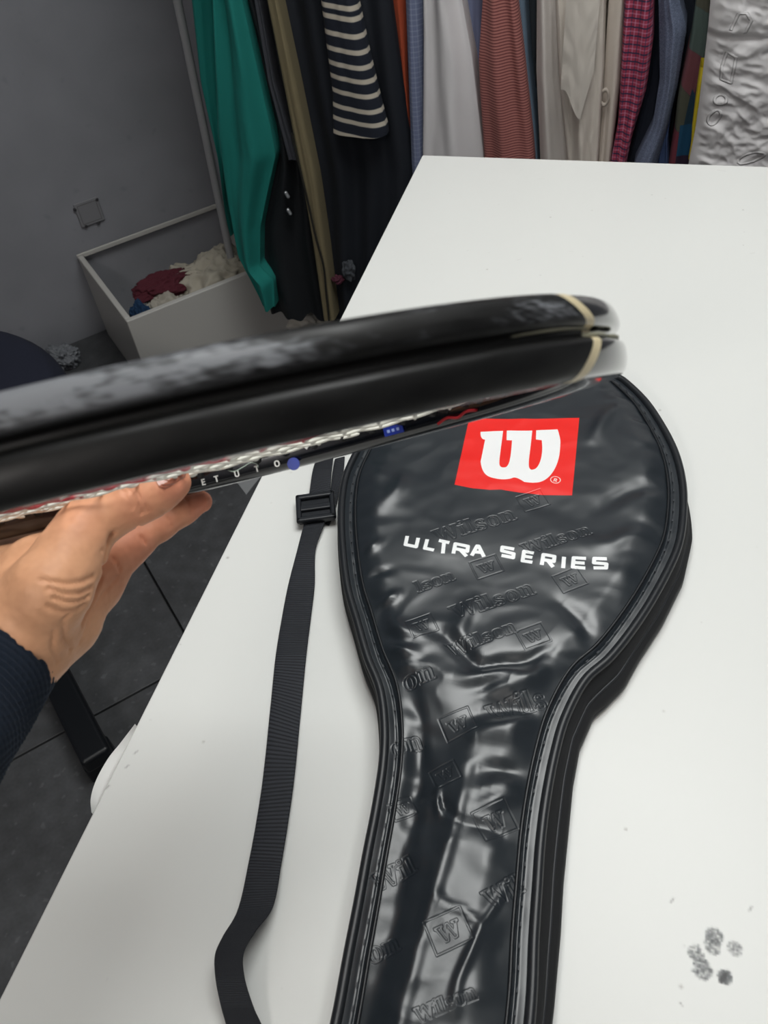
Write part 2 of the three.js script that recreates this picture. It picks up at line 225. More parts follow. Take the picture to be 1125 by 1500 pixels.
  // print and embossing, drawn in the plane of the panel (metres)
  const CW = 1066, CH = 2046, K = CW / (X1 - X0), KZ = CH / (Z1 - Z0), Q = ([x, z]) => [(x - X0) * K, (z - Z0) * KZ];
  const path = (c, ps) => { c.beginPath(); ps.forEach((p, i) => { const [a, b] = Q(p); i ? c.lineTo(a, b) : c.moveTo(a, b); }); c.closePath(); };
  const smoothPath = (c, ps, sharp) => { const m = (a, b) => [(a[0] + b[0]) / 2, (a[1] + b[1]) / 2]; c.beginPath(); const q = ps.map(Q), n = q.length; c.moveTo(...q[0]); for (let i = 0; i < n; i++) { const b = q[(i + 1) % n], d = q[(i + 2) % n]; if (sharp.has((i + 1) % n)) c.lineTo(...b); else { const e = sharp.has((i + 2) % n) ? d : m(b, d); c.quadraticCurveTo(...b, ...e); } } c.closePath(); };
  const red = [[-0.1255,-0.5881],[-0.0914,-0.5936],[-0.0267,-0.6052],[-0.0217,-0.5067],[-0.0466,-0.5026],[-0.0661,-0.5022],[-0.0811,-0.5027],[-0.0907,-0.5006],[-0.1045,-0.5002],[-0.1213,-0.5017]], W = [[-0.1118,-0.5721],[-0.0919,-0.577],[-0.09,-0.5542],[-0.0883,-0.5356],[-0.0869,-0.5303],[-0.0837,-0.5291],[-0.0808,-0.5305],[-0.0794,-0.5372],[-0.0808,-0.5558],[-0.0821,-0.5662],[-0.0869,-0.5654],[-0.0888,-0.5779],[-0.0661,-0.5817],[-0.0644,-0.5605],[-0.0634,-0.5427],[-0.0619,-0.5329],[-0.059,-0.5304],[-0.0548,-0.5341],[-0.0531,-0.5454],[-0.0539,-0.5603],[-0.0561,-0.5705],[-0.0613,-0.5706],[-0.0628,-0.5826],[-0.044,-0.5865],[-0.0403,-0.5761],[-0.0389,-0.5667],[-0.0378,-0.5481],[-0.0406,-0.5311],[-0.0459,-0.5198],[-0.0545,-0.5148],[-0.0632,-0.515],[-0.0709,-0.5204],[-0.0758,-0.516],[-0.0843,-0.5141],[-0.0961,-0.516],[-0.1023,-0.5249],[-0.1044,-0.5329],[-0.1059,-0.5622],[-0.1104,-0.5615]], letters = [["U",[-0.1481,-0.4272],[-0.1357,-0.426],[-0.1492,-0.4397],[-0.1364,-0.4389]],["L",[-0.1316,-0.4259],[-0.1206,-0.4249],[-0.1318,-0.4388],[-0.1212,-0.4377]],["T",[-0.1205,-0.4245],[-0.1086,-0.4246],[-0.1225,-0.4388],[-0.1101,-0.4375]],["R",[-0.1078,-0.426],[-0.0937,-0.4253],[-0.1083,-0.4379],[-0.0948,-0.4369]],["A",[-0.0931,-0.4267],[-0.0801,-0.4279],[-0.0938,-0.4384],[-0.0839,-0.4394]],["S",[-0.0699,-0.4302],[-0.0573,-0.4296],[-0.0709,-0.4418],[-0.0579,-0.4412]],["E",[-0.0528,-0.4279],[-0.0418,-0.4275],[-0.0532,-0.4408],[-0.042,-0.4399]],["R",[-0.0376,-0.4279],[-0.0254,-0.4273],[-0.0377,-0.4399],[-0.026,-0.4395]],["I",[-0.0213,-0.4277],[-0.0175,-0.4276],[-0.022,-0.4407],[-0.0184,-0.4405]],["E",[-0.0138,-0.4283],[-0.001,-0.4295],[-0.0143,-0.4409],[-0.0017,-0.4424]],["S",[0.0017,-0.4305],[0.0143,-0.4329],[0.0014,-0.443],[0.0141,-0.4451]]], reg = [[-0.0376,-0.5224],[-0.0332,-0.5231]], emb = [["Wilson",[-0.0917,-0.3621],[-0.0359,-0.3992]],["box",[-0.0362,-0.3465],[-0.0192,-0.3584]],["box",[-0.016,-0.4044],[0.0009,-0.4171]],["box",[-0.118,-0.3405],[-0.1021,-0.3524]],["box",[-0.0568,-0.4814],[-0.0384,-0.4941]],["box",[-0.0823,-0.4049],[-0.064,-0.4167]],["lson",[-0.1251,-0.3829],[-0.0989,-0.4016]],["Wilson",[-0.1214,-0.4337],[-0.0612,-0.4728]],["Wilson",[-0.0497,-0.435],[-0.0,-0.4676]],["Wils",[-0.05,-0.2854],[-0.0134,-0.3082]],["box",[-0.0764,-0.2671],[-0.0582,-0.2794]],["on",[-0.1148,-0.2987],[-0.0938,-0.3111]],["on",[-0.1108,-0.2493],[-0.0912,-0.2618]],["box",[-0.0978,-0.2066],[-0.0859,-0.2162]],["Wil",[-0.0988,-0.1612],[-0.076,-0.1789]],["on",[-0.0909,-0.1213],[-0.0745,-0.1327]],["Wilson",[-0.0564,-0.0977],[-0.0273,-0.1178]],["box",[-0.0388,-0.2047],[-0.0209,-0.2194]],["Wil",[-0.0292,-0.1658],[-0.0104,-0.1837]],["box",[-0.0538,-0.1333],[-0.0353,-0.1471]],["Wilson",[-0.0881,-0.3309],[-0.0434,-0.3613]],["box",[-0.0761,-0.2325],[-0.0619,-0.2424]]];
  const sharpW = new Set([0, 1, 9, 10, 11, 12, 20, 21, 22, 23, 30, 36, 37]);
  const GL = { U: [[[0, 1], [0, .0], [1, 0], [1, 1]]], L: [[[0, 1], [0, 0], [1, 0]]], T: [[[0, 1], [1, 1]], [[.5, 1], [.5, 0]]], R: [[[0, 0], [0, 1], [1, 1], [1, .42], [0, .42]], [[.45, .42], [1, 0]]], A: [[[0, 0], [.42, 1], [.6, 1], [1, 0]], [[.22, .3], [.8, .3]]], S: [[[1, 1], [0, 1], [0, .54], [1, .46], [1, 0], [0, 0]]], E: [[[1, 1], [0, 1], [0, 0], [1, 0]], [[0, .5], [.92, .5]]], I: [[[.5, 0], [.5, 1]]] };
  const print = canvas(CW, CH, (c) => {
    c.fillStyle = '#1a2127'; c.fillRect(0, 0, CW, CH);
    const r = rng(4); for (let i = 0; i < 500; i++) { c.fillStyle = `rgba(150,155,160,${.03 + .1 * r() * r()})`; c.beginPath(); c.arc(r() * CW, r() * CH, .5 + r(), 0, 7); c.fill(); }
    c.fillStyle = '#ee1508'; path(c, red); c.fill();
    c.fillStyle = '#f2f2f2'; smoothPath(c, W, sharpW); c.fill();
    { const a = Q(reg[0]), b = Q(reg[1]), R = Math.hypot(b[0] - a[0], b[1] - a[1]); c.strokeStyle = c.fillStyle = '#f2dcd8'; c.lineWidth = 2.4; c.beginPath(); c.arc(a[0], a[1], R * .92, 0, 7); c.stroke(); c.font = `bold ${Math.round(R * 1.3)}px sans-serif`; c.textAlign = 'center'; c.textBaseline = 'middle'; c.save(); c.translate(a[0], a[1]); c.rotate(.12); c.fillText('R', 0, 1); c.restore(); }
    c.strokeStyle = '#eff1f1'; c.lineJoin = 'round'; c.lineCap = 'butt';
    for (const [ch, bl, br, tl, tr] of letters) {
      const q = [bl, br, tl, tr].map(Q), M = (u, v) => [0, 1].map(k => (q[0][k] * (1 - u) + q[1][k] * u) * (1 - v) + (q[2][k] * (1 - u) + q[3][k] * u) * v);
      const hgt = Math.hypot(q[2][0] - q[0][0], q[2][1] - q[0][1]), wid = Math.hypot(q[1][0] - q[0][0], q[1][1] - q[0][1]); c.lineWidth = 9.4;
      const iu = Math.min(.45, 4.6 / wid), iv = 4.6 / hgt;
      for (const st of GL[ch]) { c.beginPath(); st.forEach(([u, v], i) => { const p = M(mix(iu, 1 - iu, u), (ch === 'I' || ch === 'R' || ch === 'A' || ch === 'T') && (v === 0) ? 0 : mix(iv, 1 - iv, v)); i ? c.lineTo(...p) : c.moveTo(...p); }); c.stroke(); }
    }
  });
  const emboss = canvas(CW, CH, (c) => {
    c.fillStyle = '#909090'; c.fillRect(0, 0, CW, CH);
    for (const [kind, a, b] of emb) {
      const p = Q(a), q = Q(b), ang = Math.atan2(q[1] - p[1], q[0] - p[0]), len = Math.hypot(q[0] - p[0], q[1] - p[1]);
      c.save(); c.translate(p[0], p[1]); c.rotate(ang); c.strokeStyle = '#202020'; c.fillStyle = '#b4b4b4'; c.lineWidth = 3.6; c.textAlign = 'left'; c.textBaseline = 'alphabetic'; c.lineJoin = 'round';
      if (kind === 'box') { c.strokeRect(0, -len * .82, len, len * .82); c.font = `bold ${Math.round(len * .72)}px serif`; c.textAlign = 'center'; c.fillText('w', len / 2, -len * .2); c.strokeText('w', len / 2, -len * .2); }
      else { let fs = 80; c.font = `bold ${fs}px serif`; fs *= len / Math.max(1, c.measureText(kind).width || kind.length * fs * .55); c.font = `bold ${Math.round(fs)}px serif`; c.fillText(kind, 0, 0); c.strokeText(kind, 0, 0); }
      c.restore();
    }
  }, false);
  print.wrapS = print.wrapT = emboss.wrapS = emboss.wrapT = THREE.ClampToEdgeWrapping;
  const vinyl = new THREE.MeshPhysicalMaterial({ color: 0xffffff, map: print, roughness: .34, bumpMap: emboss, bumpScale: .00065, specularIntensity: 1, ior: 1.6, clearcoat: .35, clearcoatRoughness: .34, side: THREE.DoubleSide });
  mesh('front_panel', g, vinyl, bag);
  const plain = new THREE.MeshPhysicalMaterial({ color: 0x14171b, roughness: .4, side: THREE.DoubleSide });
  const fabric = std(0x0a0c10, .75, { bumpMap: rep(clothBump, 60, 3), bumpScale: .0003 });
  const ring = (off, y) => edge.slice(0, NS).map((p, i) => V3(p.x - o.x + nrm[i].x * off, y, p.z - o.z + nrm[i].z * off));
  mesh('piping', tube(ring(.001, .0312).filter((_, i) => i % 2 === 0), .0034, 700, 10, true), new THREE.MeshPhysicalMaterial({ color: 0x1b1e22, roughness: .38 }), bag);
  mesh('piping', tube(ring(-.0115, .0345).filter((_, i) => i % 2 === 0), .0013, 700, 6, true), plain, bag);
  // gusset: from the piping down to the table; on the right it leans outwards to the traced base line
  const baseX = (z) => { const t = RB.map(p => [-p[1], p[0]]).sort((a, b) => b[0] - a[0]); return interp(t, -z); };
  const lean = edge.map((p, i) => nrm[i].x > 0 && p.z > -.56 ? Math.max(.003, (baseX(p.z) - p.x)) * sm(-.56, -.5, p.z) * sm(0, .5, nrm[i].x) + .003 : .003);
  const gus = grid(NS, 14, (u, v) => { const i = Math.round(u * NS) % NS, p = edge[i], n = nrm[i], y = mix(.031, .001, v); const off = mix(.0005, 0, v) + lean[i] * sm(0, .8, v) + .004 * Math.sin(Math.PI * v) - .0025 * Math.exp(-(((v - .45) / .06) ** 2)); return V3(p.x - o.x + n.x * off, y, p.z - o.z + n.z * off); }, { closeU: true, uv: (u, v) => [u, v] });
  mesh('gusset', gus, fabric, bag);
  mesh('piping', tube(edge.slice(0, NS).filter((_, i) => i % 2 === 0).map((p, k) => { const i = k * 2, n = nrm[i]; return V3(p.x - o.x + n.x * lean[i], .0045, p.z - o.z + n.z * lean[i]); }), .0032, 700, 8, true), plain, bag);
  mesh('zip', tube(edge.slice(0, NS).filter((_, i) => i % 2 === 0).map((p, k) => { const i = k * 2, n = nrm[i], off = lean[i] * .62 + .0015; return V3(p.x - o.x + n.x * off, .0175, p.z - o.z + n.z * off); }), .0014, 700, 6, true), std(0x1a1d22, .5), bag);
  const st = []; for (let i = 0; i < NS; i += 4) { const p = edge[i], n = nrm[i]; const s = box(.0008, .0006, .0026, 0, 0, 0); s.rotateY(Math.atan2(n.z, -n.x) + Math.PI / 2 * 0); s.translate(p.x - o.x - n.x * .0072, .0335, p.z - o.z - n.z * .0072); st.push(s); }
  const stm = mesh('stitching', merge(st), std(0x2c3036, .6), bag); stm.userData.kind = 'stuff';
  // webbing strap with its slide buckle
  const web = canvas(64, 64, (c) => { c.fillStyle = '#888'; c.fillRect(0, 0, 64, 64); for (let y = 0; y < 64; y += 16) { c.fillStyle = '#222'; c.fillRect(0, y, 64, 5); c.fillStyle = '#ddd'; c.fillRect(0, y + 8, 64, 6); } }, false);
  const webC = canvas(64, 64, (c) => { c.fillStyle = '#292c33'; c.fillRect(0, 0, 64, 64); for (let y = 0; y < 64; y += 16) { c.fillStyle = '#11141a'; c.fillRect(0, y, 64, 5); } });
  const webMat = std(0xffffff, .7, { map: webC, bumpMap: web, bumpScale: .0009 });
  function strap(tab, name, lift = 0, th = .0016) {
    const A = new THREE.CatmullRomCurve3(tab.map(t => V3(t[0] - o.x, t[1] + lift, t[2] - o.z))), B = new THREE.CatmullRomCurve3(tab.map(t => V3(t[3] - o.x, t[1] + lift, t[4] - o.z)));
    const len = A.getLength();
    // closed section: top face, edge, bottom face, edge
    const sec = [[0, 0], [.04, .5], [.25, .62], [.5, .64], [.75, .62], [.96, .5], [1, 0], [.96, -.5], [.5, -.5], [.04, -.5], [0, 0]];
    return mesh(name, grid(sec.length - 1, 260, (u, v) => { const [k, q] = sec[Math.round(u * (sec.length - 1))], a = A.getPoint(v), b = B.getPoint(v); return a.lerp(b, k).add(V3(0, q * th, 0)); }, { closeU: true, uv: (u, v) => [sec[Math.round(u * (sec.length - 1))][0], v * len / .0062] }), webMat, bag);
  }
  strap([[-0.2678,0.006,-0.5454,-0.2518,-0.552],[-0.2658,0.006,-0.5287,-0.2475,-0.5319],[-0.2582,0.006,-0.4937,-0.2366,-0.4889],[-0.2533,0.005,-0.4671,-0.2341,-0.4681],[-0.2493,0.004,-0.4359,-0.2331,-0.439],[-0.2442,0.003,-0.3953,-0.2216,-0.3998],[-0.2374,0.003,-0.3593,-0.2134,-0.3642],[-0.2305,0.003,-0.3271,-0.2062,-0.3322],[-0.2184,0.003,-0.2818,-0.1928,-0.2779],[-0.2017,0.004,-0.219,-0.1801,-0.2265],[-0.1916,0.006,-0.1702,-0.1696,-0.174],[-0.1853,0.012,-0.1357,-0.1638,-0.1429],[-0.1859,0.02,-0.1182,-0.1672,-0.1248],[-0.1852,0.024,-0.107,-0.1682,-0.1112],[-0.1813,0.022,-0.0966,-0.1641,-0.1009],[-0.1743,0.012,-0.0833,-0.1552,-0.088],[-0.1695,0.008,-0.0766,-0.1489,-0.0817],[-0.1592,0.004,-0.0639,-0.1379,-0.0693],[-0.1474,0.003,-0.0517,-0.1253,-0.0573]], 'strap'); strap([[-0.2513,0.003,-0.5514,-0.2425,-0.5568],[-0.2482,0.003,-0.5348,-0.2377,-0.5367],[-0.2432,0.003,-0.5127,-0.2336,-0.5099],[-0.2384,0.003,-0.487,-0.2304,-0.4825],[-0.2349,0.003,-0.4698,-0.2307,-0.4689]], 'strap', -.0012);
  const Bk = [[-0.2553,-0.4648],[-0.2339,-0.473],[-0.2573,-0.492],[-0.2379,-0.4981]], bc = V3((Bk[0][0] + Bk[3][0]) / 2, 0, (Bk[0][1] + Bk[3][1]) / 2), bdir = Math.atan2(-(Bk[1][1] - Bk[0][1]), Bk[1][0] - Bk[0][0]);
  const buckle = new THREE.Group(); buckle.name = 'buckle'; bag.add(buckle); buckle.position.set(bc.x - o.x, .0095, bc.z - o.z); buckle.rotation.y = bdir;
  { const bw = .031, bl = .034, bm = std(0x1b1e23, .35);
    mesh('slide_frame', merge([box(.005, .005, bl, -bw / 2, 0, 0, .002), box(.005, .005, bl, bw / 2, 0, 0, .002), box(bw + .005, .005, .006, 0, 0, bl / 2 - .003, .002), box(bw + .005, .005, .006, 0, 0, -bl / 2 + .003, .002)]), bm, buckle);
    mesh('slide_plate', box(bw + .001, .003, bl - .002, 0, -.003, 0, .001), bm, buckle);
    mesh('slide_bar', box(bw, .004, .007, 0, -.0005, 0, .0015), bm, buckle); }
}

// ---------------------------------------------------------------- racket held in the hand, seen edge-on
// hoop frame in camera-like axes: points q = (right, down, forward) of the eye
const eyeTo = (x, y, z) => EYE.clone().addScaledVector(RIGHT, x).addScaledVector(DOWN, y).addScaledVector(FWD, z);
const dirTo = (x, y, z) => V3(0, 0, 0).addScaledVector(RIGHT, x).addScaledVector(DOWN, y).addScaledVector(FWD, z);
const HOOP = { a: -.022, b: -.2488, c: -.0548, cx: -.0823, cz: .3064, th: -.0407, s: [.1676, .1363], hb: .0118 };
const hoopBasis = (() => {
  const n = V3(-HOOP.b, 1, -HOOP.c).normalize(), U = V3(1, HOOP.b, 0).normalize(), W = U.clone().cross(n); if (W.z < 0) W.negate();
  const C = V3(HOOP.cx, HOOP.a + HOOP.b * HOOP.cx + HOOP.c * HOOP.cz, HOOP.cz), c = Math.cos(HOOP.th), s = Math.sin(HOOP.th);
  const e1 = U.clone().multiplyScalar(c).addScaledVector(W, s), e2 = U.clone().multiplyScalar(-s).addScaledVector(W, c);
  const w = (v) => dirTo(v.x, v.y, v.z);
  return { C: eyeTo(C.x, C.y, C.z), e1: w(e1), e2: w(e2), n: w(n) };      // e1 tip of the head, e2 far side, n underside
})();
const RK = (() => {
  const { C, e1, e2, n } = hoopBasis;
  const t = thing('racket', 'black tennis racket with worn bumper held edge-on above the table', 'racket', C);
  t.quaternion.setFromRotationMatrix(new THREE.Matrix4().makeBasis(e1, n, e2));   // local x tip, y underside, z far side
  const [sa, sb] = HOOP.s, hb = HOOP.hb;
  const P = (f) => V3(sa * Math.cos(f), 0, sb * Math.sin(f)), out = (f) => V3(Math.cos(f) / sa, 0, Math.sin(f) / sb).normalize();
  const ctrl = [[-.0125, -.45], [-.0125, .45], [-.0108, .8], [-.0065, 1], [-.0022, .93], [-.0003, .66], [0, .34], [-.0012, .2], [-.0032, .12], [-.0032, -.02], [-.0012, -.1], [0, -.22], [-.0003, -.64], [-.0022, -.93], [-.0065, -1], [-.0108, -.8]].map(([r, h]) => V3(r, -h * hb, 0));
  const sec = new THREE.CatmullRomCurve3(ctrl, true, 'centripetal').getPoints(72);
  const wearAndSheen = dataTex(1024, 128, (i, j) => {       // bumper scuffs, with the lamp sheen at the left painted in as pale grey
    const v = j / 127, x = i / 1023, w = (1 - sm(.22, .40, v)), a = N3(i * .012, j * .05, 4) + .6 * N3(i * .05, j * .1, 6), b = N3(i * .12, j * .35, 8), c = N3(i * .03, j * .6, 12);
    const scuff = Math.max(0, Math.min(1, (.7 * a + .35 * b + .3 * c - .05 + 1.0 * sm(.20, .40, x) - .2 * sm(.1, .16, x) * (1 - sm(.18, .26, x))) * 1.5)) * w; const fleck = N3(i * .35, j * .5, 2) > .62 ? .4 : 0;  // grows paler to the left for the sheen painted over the scuffs
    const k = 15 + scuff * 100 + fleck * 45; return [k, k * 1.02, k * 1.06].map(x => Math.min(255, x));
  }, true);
  const wearRough = dataTex(512, 64, (i, j) => 130 + 60 * N3(i * .05, j * .2, 4));
  const gloss = new THREE.MeshPhysicalMaterial({ color: 0x0a0c10, roughness: .18, clearcoat: .8, clearcoatRoughness: .06, side: THREE.DoubleSide });
  const matte = new THREE.MeshPhysicalMaterial({ color: 0xffffff, specularIntensity: .5, side: THREE.DoubleSide, roughness: .95, map: wearAndSheen, roughnessMap: wearRough });
  const frameAt = (f, k, grow = 0) => { const q = sec[k]; return P(f).addScaledVector(out(f), q.x + (q.x > -.009 ? grow : -grow * .4)).add(V3(0, q.y * (1 + grow * 12), 0)); };
  mesh('frame', grid(72, 300, (u, v) => frameAt(v * Math.PI * 2, Math.round(u * 72)), { closeU: true }), gloss, t);
  // bumper over the outer part of the section, its end cut on a slant
  const f0 = -0.5192 , f1 = -2.75;
  const iTop = 16, iBot = 64;
  const skew = (k) => .10 * Math.min(1, Math.abs(sec[k].y) / hb);
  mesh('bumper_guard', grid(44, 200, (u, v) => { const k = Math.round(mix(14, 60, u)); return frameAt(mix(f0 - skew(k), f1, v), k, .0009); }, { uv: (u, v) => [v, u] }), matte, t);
  mesh('paint_band', grid(44, 2, (u, v) => { const k = Math.round(mix(10, 64, u)); return frameAt(f0 - skew(k) + .0 + .045 * v, k, .0006); }), std(0xcdbf9c, .4), t);
  return { t, P, out, sa, sb, hb, sec, frameAt, gloss, matte, f0 };
})();
{
  const { t, P, out, sa, sb, hb, frameAt, f0 } = RK, iA = sa - .0125, iB = sb - .0125;
  // strings: mains run towards the tip, crosses from side to side, woven
  const cream = std(0xffffff, .5, { vertexColors: true }), SY = .003;
  const paint = (g) => { const p = g.attributes.position, c = new Float32Array(p.count * 3); for (let i = 0; i < p.count; i++) { const x = p.getX(i), z = p.getZ(i); const red = z > -.03 && z < .05 && x > -.09 && x < .06 && N3(x * 60, z * 60, 1) > -.15; const k = red ? [.55, .04, .06] : [.86, .85, .76]; c.set(k, i * 3); } g.setAttribute('color', new THREE.BufferAttribute(c, 3)); return g; };
  const nm = 16, nc = 19;
  const mz = (i) => (i - (nm - 1) / 2) * (2 * iB * .9 / (nm - 1)), cx = (j) => (j - (nc - 1) / 2) * (2 * iA * .93 / (nc - 1));
  for (let i = 0; i < nm; i++) { const z = mz(i), L = iA * Math.sqrt(1 - (z / iB) ** 2) + .002, pts = []; for (let k = 0; k <= 76; k++) { const x = mix(-L, L, k / 76); pts.push(V3(x, SY + .0007 * Math.sin((x / (2 * iA * .93 / (nc - 1)) + (nc - 1) / 2 + .5 + i) * Math.PI), z)); } mesh('main_string', paint(tube(pts, .0008, 90, 6)), cream, t); }
  for (let j = 0; j < nc; j++) { const x = cx(j), L = iB * Math.sqrt(1 - (x / iA) ** 2) + .002, pts = []; for (let k = 0; k <= 64; k++) { const z = mix(-L, L, k / 64); pts.push(V3(x, SY - .0007 * Math.sin((z / (2 * iB * .9 / (nm - 1)) + (nm - 1) / 2 + .5 + j) * Math.PI), z)); } mesh('cross_string', paint(tube(pts, .0008, 80, 6)), cream, t); }
  // grommets round the inside of the hoop
  const gm = std(0x0d0f10, .5), gg = new THREE.CylinderGeometry(.0016, .0026, .004, 8);
  const inner = (f) => P(f).addScaledVector(out(f), -.0125);
  const put = (f) => { const m = mesh('grommet', gg, gm, t), o = out(f).negate(); m.position.copy(inner(f)).addScaledVector(o, .0015).add(V3(0, SY, 0)); m.quaternion.setFromUnitVectors(V3(0, 1, 0), o); };
  for (let j = 0; j < nc; j++) { const c = cx(j) / sa; put(Math.acos(c)); put(-Math.acos(c)); }
  for (let i = 0; i < nm; i++) { const s = mz(i) / sb; put(Math.asin(s)); put(Math.PI - Math.asin(s)); }
  // string runs lying in the outer groove beyond and under the bumper end
  const sm1 = std(0x8c8a76, .5);
  for (const [a, b, y] of [[-.02, .13, -.0008], [-.26, .02, .0016], [.14, .3, -.001]]) { const pts = []; for (let k = 0; k <= 12; k++) { const f = f0 + mix(a, b, k / 12); pts.push(P(f).addScaledVector(out(f), -.0026 + .0012 * Math.sin(Math.PI * k / 12)).add(V3(0, -y - .0006, 0))); } mesh('outer_string', tube(pts, .00075, 24, 6), sm1, t); }
  // stickers and lettering on the inside of the far side
  const font = await new FontLoader().loadAsync('fonts/droid/droid_sans_bold.typeface.json');
  const face = (f, y, lift = .0004) => { const o = out(f).negate(), p = P(f).addScaledVector(o, .0128 + lift).add(V3(0, -y, 0)); const m = new THREE.Matrix4().makeBasis(V3(0, -1, 0).cross(o), V3(0, -1, 0), o); return { p, q: new THREE.Quaternion().setFromRotationMatrix(m) }; };
  const F = {"text":[1.6581,1.6144,1.549,1.4792,1.4137],"sticker":0.9948,"emblem":1.3614,"chip":1.3134,"red":0.7418,"thread":1.5184};
  const whitePaint = std(0xe8e8e4, .5);
  ['E', 'T', 'U', 'T', 'O'].forEach((ch, i) => { const { p, q } = face(F.text[i], -.0092); const g = new TextGeometry(ch, { font, size: .0032, depth: .0003, curveSegments: 3 }); g.translate(-.0018, 0, 0); const m = mesh('lettering', g, whitePaint, t); m.position.copy(p); m.quaternion.copy(q); });
  { const { p, q } = face(F.sticker, -.0062); const s = mesh('sticker', box(.0105, .0042, .0006, 0, 0, 0), std(0x0f2f9a, .4), t); s.position.copy(p); s.quaternion.copy(q); for (let k = 0; k < 3; k++) { const d = mesh('print_mark', box(.0014, .0014, .0003, (k - 1) * .0026, 0, .0004), std(0x9fb4e8, .5), s); } }
  { const { p, q } = face(F.emblem, -.0098); const s = mesh('emblem', new THREE.CylinderGeometry(.0032, .0032, .0006, 20).rotateX(Math.PI / 2), std(0x1636a0, .4), t); s.position.copy(p); s.quaternion.copy(q); }
  { const { p, q } = face(F.chip, -.0015, .0012); const s = mesh('tape_scrap', box(.0022, .0065, .0006, 0, 0, 0, .0002), std(0xf4f4ee, .6), t); s.position.copy(p); s.quaternion.copy(q); s.rotateZ(.75); }
  { const { p, q } = face(F.red, -.008); const c = new THREE.CatmullRomCurve3([V3(-.012, -.001, 0), V3(-.006, .0006, 0), V3(0, -.0006, 0), V3(.005, .001, 0), V3(.011, .0004, 0)]); const s = mesh('red_print', new THREE.TubeGeometry(c, 24, .0007, 5), std(0xa01822, .5), t); s.position.copy(p); s.quaternion.copy(q); }
  { const { p, q } = face(F.thread, -.005, .001); const c = new THREE.CatmullRomCurve3([V3(-.010, .001, 0), V3(-.006, -.0012, .0006), V3(-.001, -.0002, .0003), V3(.004, .001, .0005), V3(.0062, -.0005, 0), V3(.0064, -.0022, 0)]); const s = mesh('loose_thread', new THREE.TubeGeometry(c, 30, .00022, 5), std(0xb9c9bc, .7), t); s.position.copy(p); s.quaternion.copy(q); }
  // throat and handle run off to the left
  const th = (z) => V3(-sa - .0, 0, z);
  const arms = [-1, 1].map(s => new THREE.CatmullRomCurve3([P(Math.PI - s * .75).multiplyScalar(.985), V3(-.165, 0, s * .066), V3(-.21, 0, s * .03), V3(-.262, 0, s * .011)]));
  arms.forEach(c => { const g = new THREE.TubeGeometry(c, 40, .0085, 14); g.scale(1, 1.3, 1); mesh('throat_arm', g, RK.gloss, t); });
  const shaft = [[.013, 0], [.0135, .06], [.0145, .1], [.016, .105], [.0165, .27], [.019, .285], [.019, .295], [.012, .298], [0, .298]].map(([r, h]) => new THREE.Vector2(r, h));
  const hg = new THREE.LatheGeometry(shaft, 8); hg.rotateZ(Math.PI / 2); hg.scale(1, .95, 1.1); hg.translate(-.25, 0, 0); mesh('handle', hg, std(0x141414, .8), t);
}

